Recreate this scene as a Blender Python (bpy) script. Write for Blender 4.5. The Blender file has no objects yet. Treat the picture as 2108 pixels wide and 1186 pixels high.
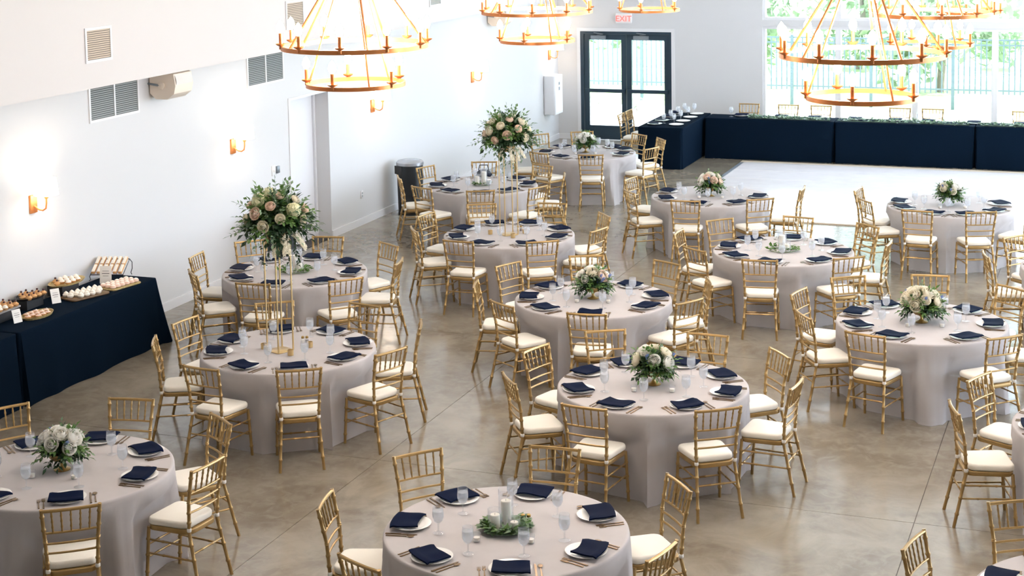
import bpy, bmesh, math, random
from mathutils import Vector, Matrix
random.seed(7)
PI = math.pi
SC = bpy.context.scene
COL = SC.collection

# ------------------------------------------------------------------ camera
cam = bpy.data.cameras.new('camera')
cam.sensor_fit = 'HORIZONTAL'; cam.sensor_width = 36.0
cam.lens = 3338.44 / 2108 * 36.0
cam.shift_y = -464.55 / 2108
cam.clip_start = .1; cam.clip_end = 300
camo = bpy.data.objects.new('camera', cam); COL.objects.link(camo)
_r = (0.93503687, 0.35413495, -0.01716058); _u = (-0.01974486, 0.10033688, 0.99475758); _d = (-0.35400027, 0.92979619, -0.10081102)
camo.matrix_world = Matrix(((_r[0], _u[0], -_d[0], 0), (_r[1], _u[1], -_d[1], 0), (_r[2], _u[2], -_d[2], 5.056), (0, 0, 0, 1)))
SC.camera = camo

# ------------------------------------------------------------------ sky, sun, exposure
W = bpy.data.worlds.new('World'); SC.world = W; W.use_nodes = True
bg = W.node_tree.nodes['Background']
bg.inputs['Color'].default_value = (0.73, 0.845, 1.0, 1)
bg.inputs['Strength'].default_value = 6.6
SC.view_settings.view_transform = 'Standard'; SC.view_settings.look = 'None'
SC.view_settings.gamma = 1.0; SC.view_settings.use_curve_mapping = False
SC.view_settings.exposure = 0.80
SC.cycles.max_bounces = 8; SC.cycles.diffuse_bounces = 5; SC.cycles.glossy_bounces = 4
SC.cycles.transparent_max_bounces = 12; SC.cycles.transmission_bounces = 4
SC.cycles.caustics_reflective = False; SC.cycles.caustics_refractive = False
SC.cycles.sample_clamp_indirect = 6.0
sun = bpy.data.lights.new('sun', 'SUN'); sun.energy = 12.0; sun.angle = .03; sun.color = (1, .96, .9)
suno = bpy.data.objects.new('sun', sun); COL.objects.link(suno)
suno.rotation_euler = (math.radians(12), math.radians(30), 0)

# ------------------------------------------------------------------ materials
MATS = {}
def mat(name, color, rough=.5, metal=0., spec=.5, noise=None, bump=None, emit=None, sheen=0., trans=None, sss=0.):
    """procedural principled material; noise=(scale, amount, colour2), bump=(scale, strength)"""
    m = bpy.data.materials.new(name); m.use_nodes = True
    nt = m.node_tree; p = nt.nodes['Principled BSDF']
    c = (*color, 1)
    p.inputs['Base Color'].default_value = c
    p.inputs['Roughness'].default_value = rough; p.inputs['Metallic'].default_value = metal
    p.inputs['Specular IOR Level'].default_value = spec
    if sheen: p.inputs['Sheen Weight'].default_value = sheen
    if sss:
        p.inputs['Subsurface Weight'].default_value = sss; p.inputs['Subsurface Radius'].default_value = (.02, .015, .01)
    tc = nt.nodes.new('ShaderNodeTexCoord')
    if noise:
        n = nt.nodes.new('ShaderNodeTexNoise'); n.inputs['Scale'].default_value = noise[0]; n.inputs['Detail'].default_value = 4
        nt.links.new(tc.outputs['Object'], n.inputs['Vector'])
        mx = nt.nodes.new('ShaderNodeMix'); mx.data_type = 'RGBA'
        mx.inputs['A'].default_value = c; mx.inputs['B'].default_value = (*noise[2], 1)
        mr = nt.nodes.new('ShaderNodeMapRange'); mr.inputs['From Min'].default_value = .35; mr.inputs['From Max'].default_value = .65
        mr.inputs['To Max'].default_value = noise[1]
        nt.links.new(n.outputs['Fac'], mr.inputs['Value']); nt.links.new(mr.outputs['Result'], mx.inputs['Factor'])
        nt.links.new(mx.outputs['Result'], p.inputs['Base Color'])
    if bump:
        n = nt.nodes.new('ShaderNodeTexNoise'); n.inputs['Scale'].default_value = bump[0]; n.inputs['Detail'].default_value = 3
        nt.links.new(tc.outputs['Object'], n.inputs['Vector'])
        b = nt.nodes.new('ShaderNodeBump'); b.inputs['Strength'].default_value = bump[1]; b.inputs['Distance'].default_value = .01
        nt.links.new(n.outputs['Fac'], b.inputs['Height']); nt.links.new(b.outputs['Normal'], p.inputs['Normal'])
    if emit:
        p.inputs['Emission Color'].default_value = (*emit[0], 1); p.inputs['Emission Strength'].default_value = emit[1]
    out = nt.nodes['Material Output']
    if trans:      # (transparent share, translucent share): sheer cloth or leaf
        tr = nt.nodes.new('ShaderNodeBsdfTranslucent'); tr.inputs['Color'].default_value = c
        m1 = nt.nodes.new('ShaderNodeMixShader'); m1.inputs[0].default_value = trans[1]
        nt.links.new(p.outputs[0], m1.inputs[1]); nt.links.new(tr.outputs[0], m1.inputs[2]); last = m1
        if trans[0] > 0:
            tp = nt.nodes.new('ShaderNodeBsdfTransparent')
            m2 = nt.nodes.new('ShaderNodeMixShader'); m2.inputs[0].default_value = trans[0]
            nt.links.new(m1.outputs[0], m2.inputs[1]); nt.links.new(tp.outputs[0], m2.inputs[2]); last = m2
        nt.links.new(last.outputs[0], out.inputs['Surface'])
    MATS[name] = m
    return m

def glass_mat(name, tint, haze, rough=.02):
    """thin clear glass: see-through, with fresnel reflection and a faint body"""
    m = bpy.data.materials.new(name); m.use_nodes = True; nt = m.node_tree
    nt.nodes.remove(nt.nodes['Principled BSDF']); out = nt.nodes['Material Output']
    tp = nt.nodes.new('ShaderNodeBsdfTransparent'); tp.inputs['Color'].default_value = (*tint, 1)
    gl = nt.nodes.new('ShaderNodeBsdfGlossy'); gl.inputs['Roughness'].default_value = rough
    df = nt.nodes.new('ShaderNodeBsdfDiffuse'); df.inputs['Color'].default_value = (.9, .93, .97, 1)
    fr = nt.nodes.new('ShaderNodeLayerWeight'); fr.inputs['Blend'].default_value = .5
    pw = nt.nodes.new('ShaderNodeMath'); pw.operation = 'POWER'; pw.inputs[1].default_value = 4.0
    ml = nt.nodes.new('ShaderNodeMath'); ml.operation = 'MULTIPLY_ADD'; ml.inputs[1].default_value = .55; ml.inputs[2].default_value = .04
    nt.links.new(fr.outputs['Facing'], pw.inputs[0]); nt.links.new(pw.outputs[0], ml.inputs[0])
    m0 = nt.nodes.new('ShaderNodeMixShader'); m0.inputs[0].default_value = haze
    nt.links.new(tp.outputs[0], m0.inputs[1]); nt.links.new(df.outputs[0], m0.inputs[2])
    m1 = nt.nodes.new('ShaderNodeMixShader')
    nt.links.new(ml.outputs[0], m1.inputs[0]); nt.links.new(m0.outputs[0], m1.inputs[1]); nt.links.new(gl.outputs[0], m1.inputs[2])
    nt.links.new(m1.outputs[0], out.inputs['Surface']); MATS[name] = m
    return m

mat('wall_white', (.65, .65, .66), .7, bump=(60, .03))
mat('soffit_cream', (.65, .61, .595), .7)
mat('ceiling_white', (.90, .89, .88), .8)
mat('trim_white', (.74, .74, .76), .45)
mat('concrete', (.215, .182, .138), .16, spec=.75, noise=(1.1, .9, (.31, .27, .215)), bump=(6, .05))
def concrete():
    m = MATS['concrete']; nt = m.node_tree; p = nt.nodes['Principled BSDF']
    tc = nt.nodes.new('ShaderNodeTexCoord'); res = None
    prev = None
    for sc_, det, lo, hi, col in ((.32, 3, .40, .62, (.36, .315, .25)), (1.5, 6, .38, .66, (.150, .122, .088)), (7, 5, .45, .75, (.30, .265, .215))):
        n = nt.nodes.new('ShaderNodeTexNoise'); n.inputs['Scale'].default_value = sc_; n.inputs['Detail'].default_value = det; n.inputs['Roughness'].default_value = .62; n.inputs['Distortion'].default_value = .8
        nt.links.new(tc.outputs['Object'], n.inputs['Vector'])
        mr = nt.nodes.new('ShaderNodeMapRange'); mr.inputs['From Min'].default_value = lo; mr.inputs['From Max'].default_value = hi; mr.inputs['To Max'].default_value = .75
        nt.links.new(n.outputs['Fac'], mr.inputs['Value'])
        mx = nt.nodes.new('ShaderNodeMix'); mx.data_type = 'RGBA'; mx.inputs['B'].default_value = (*col, 1)
        if prev is None: mx.inputs['A'].default_value = (.215, .182, .138, 1)
        else: nt.links.new(prev.outputs['Result'], mx.inputs['A'])
        nt.links.new(mr.outputs['Result'], mx.inputs['Factor']); prev = mx
    nt.links.new(prev.outputs['Result'], p.inputs['Base Color'])
concrete()
mat('joint', (.11, .095, .08), .8)
mat('dance_white', (.80, .77, .78), .16, noise=(3, .6, (.72, .68, .70)))
mat('beige_strip', (.70, .60, .48), .4)
mat('gold_chair', (.38, .24, .09), .30, metal=.55, noise=(14, .5, (.48, .33, .145)))
mat('ivory', (.86, .81, .72), .8, sheen=.2, bump=(120, .05))
mat('tie_white', (.85, .82, .77), .8)
mat('linen', (.64, .60, .60), .8, spec=.2, noise=(9, .5, (.69, .65, .65)), bump=(260, .08), trans=(.15, .28))
mat('table_board', (.72, .70, .68), .5)
mat('table_steel', (.30, .31, .33), .4, metal=.6)
mat('navy_cloth', (.0030, .0085, .018), .8, spec=.02, bump=(200, .05))
mat('napkin_navy', (.0045, .009, .030), .5, spec=.012, bump=(150, .04))
mat('porcelain', (.88, .86, .83), .18)
mat('flatware', (.20, .125, .06), .28, metal=.8)
glass_mat('clear_glass', (.985, .99, 1.0), .09)
glass_mat('ice_water', (.98, .99, 1.0), .26)
glass_mat('window_glass', (.97, .99, .98), .0)
mat('wax', (.90, .85, .74), .5, sss=.2)
mat('wick', (.05, .04, .035), .9)
mat('leaf_green', (.075, .175, .032), .5, noise=(18, .9, (.15, .25, .075)), trans=(0, .25))
mat('leaf_sage', (.16, .25, .145), .6, noise=(14, .8, (.25, .35, .22)), trans=(0, .2))
mat('leaf_dark', (.014, .045, .018), .45, noise=(18, .7, (.035, .085, .03)), trans=(0, .15))
mat('rose_cream', (.93, .88, .75), .7, trans=(0, .42))
mat('rose_blush', (.93, .77, .66), .7, trans=(0, .42))
mat('rose_white', (.93, .91, .86), .7, trans=(0, .42))
mat('hydrangea', (.78, .77, .50), .8, noise=(30, .8, (.86, .84, .60)))
mat('delphinium', (.10, .17, .42), .7, noise=(30, .8, (.25, .34, .60)))
mat('brass', (.42, .28, .10), .35, metal=.8, noise=(20, .5, (.55, .40, .18)))
mat('stand_gold', (.62, .45, .22), .3, metal=.7)
mat('copper', (.70, .24, .07), .32, metal=.45, noise=(6, .6, (.78, .33, .12)))
mat('bulb', (1, .95, .88), .4, emit=((1, .88, .70), 22))
mat('lamp_shade', (.95, .9, .82), .7, emit=((1, .86, .68), 3.2))
mat('bin_black', (.012, .016, .020), .42)
mat('bin_lid', (.42, .44, .48), .25, metal=.5)
mat('door_navy', (.010, .032, .055), .4)
mat('metal_grey', (.22, .25, .28), .4, metal=.4)
mat('grille_grey', (.33, .36, .36), .5)
mat('grille_dark', (.055, .06, .06), .8)
mat('grille_tan', (.60, .50, .40), .5)
mat('speaker_cream', (.78, .68, .58), .6)
mat('speaker_grille', (.70, .66, .63), .7, bump=(400, .2))
mat('exit_red', (.75, .05, .05), .5, emit=((1, .10, .08), 1.2))
mat('plate_white', (.86, .86, .86), .4)
mat('choux', (.60, .30, .11), .6, noise=(25, .7, (.72, .46, .22)))
mat('berry', (.05, .008, .012), .3)
mat('cream', (.90, .85, .76), .6)
mat('pink_icing', (.80, .50, .40), .55, noise=(30, .8, (.86, .70, .60)))
mat('basket', (.34, .24, .09), .6, noise=(60, .8, (.52, .42, .20)))
mat('wood_tray', (.11, .06, .025), .5, noise=(12, .7, (.2, .12, .05)))
mat('iron_black', (.012, .012, .014), .45)
mat('slate_grey', (.20, .20, .21), .5)
mat('paper', (.86, .84, .81), .8)
mat('ink', (.25, .24, .24), .8)
mat('fence_dark', (.05, .085, .095), .5)
mat('outdoor_concrete', (.78, .77, .74), .85, noise=(.7, .6, (.70, .68, .65)))
mat('lawn', (.30, .40, .18), .9)
mat('tree_leaf', (.27, .36, .24), .7, noise=(2, .8, (.42, .50, .38)), trans=(0, .35))
mat('bark', (.20, .17, .15), .9)
mat('bag_dark', (.012, .018, .035), .6)

# ------------------------------------------------------------------ mesh helpers
class MB:
    def __init__(s): s.v = []; s.f = []
    def box(s, x0, x1, y0, y1, z0, z1):
        b = len(s.v)
        s.v += [(x0, y0, z0), (x1, y0, z0), (x1, y1, z0), (x0, y1, z0), (x0, y0, z1), (x1, y0, z1), (x1, y1, z1), (x0, y1, z1)]
        s.f += [tuple(b + i for i in q) for q in ((0, 3, 2, 1), (4, 5, 6, 7), (0, 1, 5, 4), (1, 2, 6, 5), (2, 3, 7, 6), (3, 0, 4, 7))]
        return s
    def tube(s, pts, rad, n=8, cap=True, flat=1.):
        pts = [Vector(p) for p in pts]; k = len(pts)
        if not isinstance(rad, (list, tuple)): rad = [rad] * k
        b = len(s.v); ref = None
        for i, p in enumerate(pts):
            t = (pts[min(i + 1, k - 1)] - pts[max(i - 1, 0)]).normalized()
            if ref is None: ref = Vector((1, 0, 0)) if abs(t.x) < .8 else Vector((0, 1, 0))
            a = (ref - t * ref.dot(t)).normalized(); c = t.cross(a); ref = a
            for j in range(n):
                w = 2 * PI * j / n
                s.v.append(tuple(p + (a * math.cos(w) * flat + c * math.sin(w)) * rad[i]))
        for i in range(k - 1):
            for j in range(n):
                s.f.append((b + i * n + j, b + i * n + (j + 1) % n, b + (i + 1) * n + (j + 1) % n, b + (i + 1) * n + j))
        if cap:
            s.f.append(tuple(b + j for j in reversed(range(n)))); s.f.append(tuple(b + (k - 1) * n + j for j in range(n)))
        return s
    def lathe(s, prof, n=20, c=(0, 0, 0), sx=1., sy=1., cap=True):
        b = len(s.v); k = len(prof)
        for r_, z in prof:
            for j in range(n):
                w = 2 * PI * j / n; s.v.append((c[0] + r_ * math.cos(w) * sx, c[1] + r_ * math.sin(w) * sy, c[2] + z))
        for i in range(k - 1):
            for j in range(n):
                s.f.append((b + i * n + j, b + i * n + (j + 1) % n, b + (i + 1) * n + (j + 1) % n, b + (i + 1) * n + j))
        if not cap or prof[0] == prof[-1]: return s
        if prof[0][0] > 1e-6: s.f.append(tuple(b + j for j in reversed(range(n))))
        if prof[-1][0] > 1e-6: s.f.append(tuple(b + (k - 1) * n + j for j in range(n)))
        return s
    def poly(s, pts):
        b = len(s.v); s.v += [tuple(p) for p in pts]; s.f.append(tuple(range(b, b + len(pts)))); return s
    def prism(s, pts, h0, h1):
        b = len(s.v); n = len(pts)
        s.v += [(x, y, h0) for x, y in pts] + [(x, y, h1) for x, y in pts]
        s.f.append(tuple(b + i for i in reversed(range(n)))); s.f.append(tuple(b + n + i for i in range(n)))
        for i in range(n): s.f.append((b + i, b + (i + 1) % n, b + n + (i + 1) % n, b + n + i))
        return s
    def grid(s, nu, nv, fn):
        b = len(s.v)
        for j in range(nv + 1):
            for i in range(nu + 1): s.v.append(tuple(fn(i / nu, j / nv)))
        for j in range(nv):
            for i in range(nu):
                a = b + j * (nu + 1) + i; s.f.append((a, a + 1, a + nu + 2, a + nu + 1))
        return s
    def mesh(s, name, m, smooth=True, angle=40):
        me = bpy.data.meshes.new(name); me.from_pydata(s.v, [], s.f); me.materials.append(MATS[m])
        if smooth:
            me.shade_smooth(); me.set_sharp_from_angle(angle=math.radians(angle))
        me.update(); return me

def rbox(w, d, h, bev, seg=3, name='rounded', m='ivory', taper=1., z0=0.):
    bm = bmesh.new(); bmesh.ops.create_cube(bm, size=1)
    for v in bm.verts:
        v.co.x *= w * (taper if v.co.y < 0 else 1); v.co.y *= d; v.co.z = (v.co.z + .5) * h + z0
    vert = [e for e in bm.edges if abs(e.verts[0].co.z - e.verts[1].co.z) > h * .5]
    bmesh.ops.bevel(bm, geom=vert, offset=min(w, d) * .18, segments=4, affect='EDGES', profile=.5)
    hor = [e for e in bm.edges if abs(e.verts[0].co.z - e.verts[1].co.z) < 1e-5 and len(e.link_faces) == 2 and e.calc_face_angle(0) > 1]
    if bev: bmesh.ops.bevel(bm, geom=hor, offset=bev, segments=seg, affect='EDGES', profile=.5)
    me = bpy.data.meshes.new(name); bm.to_mesh(me); bm.free(); me.materials.append(MATS[m])
    me.shade_smooth(); me.set_sharp_from_angle(angle=math.radians(50)); return me

def link(name, data, parent=None, loc=(0, 0, 0), rot=(0, 0, 0), scale=None):
    o = bpy.data.objects.new(name, data); COL.objects.link(o); o.parent = parent
    o.location = loc; o.rotation_euler = rot
    if scale is not None: o.scale = scale if isinstance(scale, (tuple, list)) else (scale,) * 3
    return o
def tag(o, label, cat, group=None):
    o['label'] = label; o['category'] = cat
    if group: o['group'] = group
    return o
def thing(name, label, cat, loc=(0, 0, 0), rz=0., group=None):
    return tag(link(name, None, None, loc, (0, 0, rz)), label, cat, group)
def struct(name, data, parent=None, loc=(0, 0, 0)):
    o = link(name, data, parent, loc)
    if parent is None: o['kind'] = 'structure'
    return o
def box(x0, x1, y0, y1, z0, z1, m, name='box'):
    return MB().box(x0, x1, y0, y1, z0, z1).mesh(name, m, smooth=False)

XL, YB, XR, YF, ZC = -11.15, 32.0, 7.9, -3.0, 6.6
TOP = .768

# ------------------------------------------------------------------ room shell
floor = struct('floor', box(XL - .3, XR + .3, YF, YB + .2, -.30, -.012, 'joint'))
xs = [XL, -6.27, -1.52, 3.23, XR]; ys = [YF, .3, 4.5, 8.7, 12.9, 17.1, 21.3, 25.5, 29.7, YB]
for i in range(len(xs) - 1):
    for j in range(len(ys) - 1):
        link('slab', box(xs[i] + .0025, xs[i + 1] - .0025, ys[j] + .003, ys[j + 1] - .003, -.1, 0, 'concrete'), floor)
# left wall with door recess
RY0, RY1, RZ = 20.29, 21.53, 2.27
b = MB(); T = .35
b.box(XL - T, XL, YF, RY0, 0, ZC).box(XL - T, XL, RY1, YB + .2, 0, ZC).box(XL - T, XL, RY0, RY1, RZ, ZC)
struct('wall_left', b.mesh('wall_left', 'wall_white', False))
d1 = struct('door_1', box(XL - .32, XL - .25, RY0 + .06, RY1 - .06, .012, RZ - .05, 'trim_white'))
link('door_jamb', MB().box(XL - .33, XL + .012, RY0 - .005, RY0 + .05, 0, RZ).box(XL - .33, XL - .22, RY1 - .05, RY1 - .001, 0, RZ).box(XL - .33, XL + .004, RY0, RY1, RZ - .04, RZ - .001).mesh('jamb', 'trim_white', False), d1)
link('threshold', box(XL - .30, XL + .0, RY0 + .06, RY1 - .06, .0, .011, 'iron_black'), d1)
link('door_handle', MB().tube([(XL - .25, RY0 + .16, 1.0), (XL - .19, RY0 + .16, 1.0), (XL - .19, RY0 + .28, 1.0)], .012).mesh('h', 'metal_grey'), d1)
b = MB().box(XL, XL + .018, YF, RY0 - .01, 0, .11).box(XL, XL + .018, RY1, YB, 0, .11)
struct('baseboard_left', b.mesh('baseboard', 'trim_white', False))
# soffit along the left wall
SX, SZ = XL + .40, 3.025
struct('soffit_left', box(XL, SX, YF, YB, SZ, ZC, 'soffit_cream'))
struct('ceiling', box(XL - .35, XR + .3, YF, YB + .2, ZC, ZC + .2, 'ceiling_white'))
struct('wall_front', box(XL - .35, XR + .2, YF - .2, YF, 0, ZC, 'wall_white'))  # unseen wall behind the camera, added to cut the front fill light
# back wall: double door opening, window band
DX0, DX1, DZ = -10.65, -8.69, 2.275
WX = [-6.81, -5.31, -3.82, -2.34, -.86, .62, 2.1, 3.6, 5.1, 6.6]; WZ0, WZ1, WZ2, WZ3 = .12, 2.42, 2.545, 4.9
b = MB()
b.box(XL, DX0, YB, YB + .2, 0, ZC).box(DX0, DX1, YB, YB + .2, DZ, ZC).box(DX1, WX[0], YB, YB + .2, 0, ZC)
b.box(WX[0], WX[-1], YB, YB + .2, WZ3, ZC).box(WX[0], WX[-1], YB, YB + .2, 0, WZ0).box(WX[-1], XR, YB, YB + .2, 0, ZC)
struct('wall_back', b.mesh('wall_back', 'wall_white', False))
struct('baseboard_back', MB().box(XL, DX0 - .06, YB - .016, YB, 0, .11).box(DX1 + .06, WX[0], YB - .016, YB, 0, .11).mesh('bb', 'trim_white', False))
for i in range(len(WX) - 1):
    w = struct('window_%d' % (i + 1), None); w.location = (WX[i], YB, 0)
    ww = WX[i + 1] - WX[i]; fr = .055
    for k, (za, zb) in enumerate(((WZ0, WZ1), (WZ2, WZ3))):
        f = MB().box(0, fr, .02, .14, za, zb).box(ww - fr, ww, .02, .14, za, zb).box(fr, ww - fr, .02, .14, za, za + fr).box(fr, ww - fr, .02, .14, zb - fr, zb)
        link('window_frame', f.mesh('frame', 'trim_white', False), w)
        link('pane', box(fr, ww - fr, .07, .08, za + fr, zb - fr, 'window_glass'), w)
    link('transom', box(0, ww, 0, .16, WZ1, WZ2, 'wall_white'), w)
# right wall with tall windows (outside the frame, lets the daylight in)
b = MB(); yw = [(13.6, 3.8), (17.8, 3.8), (22.0, 5.6), (26.2, 5.6), (30.2, 5.6)]
b.box(XR, XR + .2, YF, YB + .2, 0, .4)
for y, zt in yw: b.box(XR, XR + .2, y - 1.75, y + 1.75, zt, ZC)
edges = [YF] + sum([[y - 1.75, y + 1.75] for y, zt in yw], []) + [YB + .2]
for i in range(0, len(edges), 2): b.box(XR, XR + .2, edges[i], edges[i + 1], .4, ZC)
struct('wall_right', b.mesh('wall_right', 'wall_white', False))
for i, (y, zt) in enumerate(yw):
    w = struct('window_%d' % (20 + i), None); w.location = (XR, y, 0); f = MB()
    for q in (-1.75, -.03, 1.69): f.box(.04, .14, q, q + .06, .4, zt)
    for q in (.4, 2.42, zt - .06): f.box(.05, .13, -1.69, 1.69, q, q + .06)
    link('window_frame', f.mesh('frame', 'trim_white', False), w)

# double glass door
dd = struct('door_2', None); dd.location = (DX0, YB, 0); dw = DX1 - DX0
link('door_casing', MB().box(-.07, 0, -.02, .12, 0, DZ + .07).box(dw, dw + .07, -.02, .12, 0, DZ + .07).box(0, dw, -.02, .12, DZ, DZ + .07).mesh('c', 'trim_white', False), dd)
link('door_frame', MB().box(0, .07, -.01, .13, 0, DZ).box(dw - .05, dw, -.01, .13, 0, DZ).box(.07, dw - .05, -.01, .13, DZ - .055, DZ).mesh('f', 'door_navy', False), dd)
mid = .07 + (dw - .12) / 2
for a0, a1 in ((.075, mid - .004), (mid + .004, dw - .055)):
    lf = link('door_leaf', None, dd); st = .105
    link('stile', box(a0, a0 + st, .02, .07, .01, DZ - .06, 'door_navy'), lf)
    link('stile', box(a1 - st, a1, .02, .07, .01, DZ - .06, 'door_navy'), lf)
    link('top_rail', box(a0 + st, a1 - st, .02, .07, DZ - .175, DZ - .06, 'door_navy'), lf)
    link('bottom_rail', box(a0 + st, a1 - st, .02, .07, .01, .30, 'door_navy'), lf)
    link('push_bar', MB().box(a0 + .02, a1 - .02, -.04, .02, 1.00, 1.075).mesh('pb', 'door_navy', False), lf)
    link('pane', box(a0 + st, a1 - st, .04, .05, .30, DZ - .175, 'window_glass'), lf)
    link('door_closer', MB().box(a0 + .17, a0 + .48, -.06, .02, DZ - .16, DZ - .085).tube([(a0 + .3, -.03, DZ - .08), (a0 + .45, -.10, DZ - .05), (a0 + .22, 0, DZ - .03)], .012, 6).mesh('cl', 'metal_grey', False), lf)

# dance floor
df = tag(link('dance_floor', box(-6.7, 5.2, 24.66, 29.85, .001, .022, 'dance_white')), 'glossy white dance floor laid in front of the long black head tables', 'dance floor')
for nm, q in (('edge_strip', (-6.78, 5.28, 29.85, 30.02)), ('edge_strip', (-6.78, 5.28, 24.55, 24.66))):
    link(nm, MB().prism([(q[0], q[2]), (q[1], q[2]), (q[1], q[3]), (q[0], q[3])], .001, .020).mesh('s', 'beige_strip', False), df)
link('edge_strip', box(-6.78, -6.7, 24.66, 29.85, .001, .016, 'metal_grey'), df)
for k in range(1, 6):
    link('seam', box(-6.7, 5.2, 24.66 + k * .865 - .003, 24.66 + k * .865 + .003, .0221, .0228, 'beige_strip'), df)

# ------------------------------------------------------------------ outdoors
struct('ground_outside', box(-40, 40, YB + .2, 37.9, -.2, -.03, 'outdoor_concrete'))
struct('lawn_outside', box(-60, 60, 37.9, 90, -.25, -.02, 'lawn'))
FY = 38.6
fence = thing('picket_fence', 'dark metal picket fence outside beyond the windows and doors', 'fence', (0, FY, 0))
pk = MB().box(-.014, .014, -.014, .014, .36, 1.62).mesh('picket', 'fence_dark', False)
ps = MB().box(-.035, .035, -.035, .035, -.02, 1.68).mesh('post', 'fence_dark', False)
for z in (1.50, 1.62, .45): link('rail', box(-15, 8, -.015, .015, z - .016, z + .016, 'fence_dark'), fence)
x = -15.0; k = 0
while x < 4:
    if k % 15 == 0: link('post', ps, fence, (x, 0, 0))
    else: link('picket', pk, fence, (x, 0, 0))
    x += .125; k += 1
def leaf_quads(b, n, fn, size):
    for _ in range(n):
        p = fn(); a = Vector((random.gauss(0, 1), random.gauss(0, 1), random.gauss(0, 1))).normalized()
        c = a.cross(Vector((random.random(), random.random(), 1))).normalized(); s = size * random.uniform(.6, 1.3)
        b.poly([p + a * s, p + c * s * .5, p - a * s, p - c * s * .5])
tree_words = ['tall leafy tree behind the fence left of the double doors', 'leafy tree behind the fence seen through the double doors',
              'leafy tree behind the fence between doors and windows', 'leafy tree outside the leftmost window bay',
              'broad leafy tree outside the second window bay', 'leafy tree outside the third window bay',
              'leafy tree outside the rightmost window bay', 'tall leafy tree far back at the right end']
for i, (tx, ty, th) in enumerate(((-16.6, 47, 8), (-14.2, 42, 6), (-12.2, 47, 8), (-9.4, 42, 6.5), (-7.2, 47, 8), (-4.4, 42, 6.5), (-2.2, 47, 8), (.6, 42, 6.5))):
    t = thing('leafy_tree', tree_words[i], 'tree', (tx, ty, 0), 0, 'trees behind the fence')
    link('trunk', MB().tube([(0, 0, -.05), (.1, .05, 1.5), (-.1, .1, th * .7)], [.10, .08, .03], 8).mesh('trunk', 'bark'), t)
    b = MB(); cl = [(Vector((random.uniform(-1.5, 1.5), random.uniform(-1.2, 1.2), random.uniform(.7, th))), random.uniform(.6, 1.1)) for _ in range(18)]
    def fn():
        c, r_ = random.choice(cl); v = Vector((random.gauss(0, 1), random.gauss(0, 1), random.gauss(0, 1))).normalized()
        return c + v * r_ * random.random() ** .4
    leaf_quads(b, 2400, fn, .18)
    o = link('foliage', b.mesh('foliage', 'tree_leaf', False), t); o['kind'] = 'stuff'
for i, (sx, sy) in enumerate(((-10.8, 36.6), (-11.75, 36.6))):
    t = thing('garden_shrub', ['small shrub outside seen through the right door pane', 'small shrub outside seen through the left door pane'][i], 'shrub', (sx, sy, -.03))
    link('stem', MB().tube([(0, 0, 0), (0, 0, .2)], .015, 6).mesh('stem', 'bark'), t)
    b = MB(); leaf_quads(b, 160, lambda: Vector((random.gauss(0, .13), random.gauss(0, .13), abs(random.gauss(.16, .1)) + .02)), .05)
    o = link('foliage', b.mesh('foliage', 'tree_leaf', False), t); o['kind'] = 'stuff'

# ------------------------------------------------------------------ wall fittings
def grille(name, label, X, y0, y1, z0, z1, panels, m, dark, nsl, group):
    t = thing(name, label, 'vent', (X, (y0 + y1) / 2, z0), 0, group); w = y1 - y0; h = z1 - z0; fr = .03
    f = MB().box(0, .014, -w / 2 - fr, -w / 2, -fr, h + fr).box(0, .014, w / 2, w / 2 + fr, -fr, h + fr).box(0, .014, -w / 2, w / 2, -fr, 0).box(0, .014, -w / 2, w / 2, h, h + fr)
    for k in range(1, panels): f.box(0, .014, -w / 2 + w * k / panels - .014, -w / 2 + w * k / panels + .014, 0, h)
    link('frame', f.mesh('frame', 'trim_white', False), t)
    link('backing', box(0, .002, -w / 2, w / 2, 0, h, dark), t)
    for p in range(panels):
        a = -w / 2 + w * p / panels + (.014 if p else 0); c = -w / 2 + w * (p + 1) / panels - (.014 if p < panels - 1 else 0)
        sm = MB().poly([(.003, a, .010), (.003, c, .010), (.012, c, -.004), (.012, a, -.004)]).poly([(.012, a, -.004), (.012, c, -.004), (.003, c, .008), (.003, a, .008)]).mesh('slat', m, False)
        for k in range(nsl): link('slat', sm, t, (0, 0, h * (k + .5) / nsl))
    return t
grille('double_return_vent', 'double grey louvred vent below the soffit beside the cream speaker', XL, 15.60, 16.55, 2.585, 2.97, 2, 'grille_grey', 'grille_dark', 16, 'grey wall vents')
grille('double_return_vent', 'double grey louvred vent below the soffit behind the front chandelier', XL, 19.19, 20.15, 2.575, 2.97, 2, 'grille_grey', 'grille_dark', 16, 'grey wall vents')
grille('supply_vent', 'small tan louvred vent on the cream soffit, nearest and leftmost', SX, 15.02, 15.46, 3.345, 3.675, 1, 'grille_tan', 'bark', 14, 'soffit vents')
grille('supply_vent', 'small louvred vent on the soffit above the left chandelier ring', SX, 19.60, 20.06, 3.345, 3.675, 1, 'grille_tan', 'bark', 14, 'soffit vents')
grille('supply_vent', 'small louvred vent at the top edge of the photo between chandeliers', SX, 24.48, 24.9, 3.32, 3.65, 1, 'grille_grey', 'grille_tan', 14, 'soffit vents')
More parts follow.
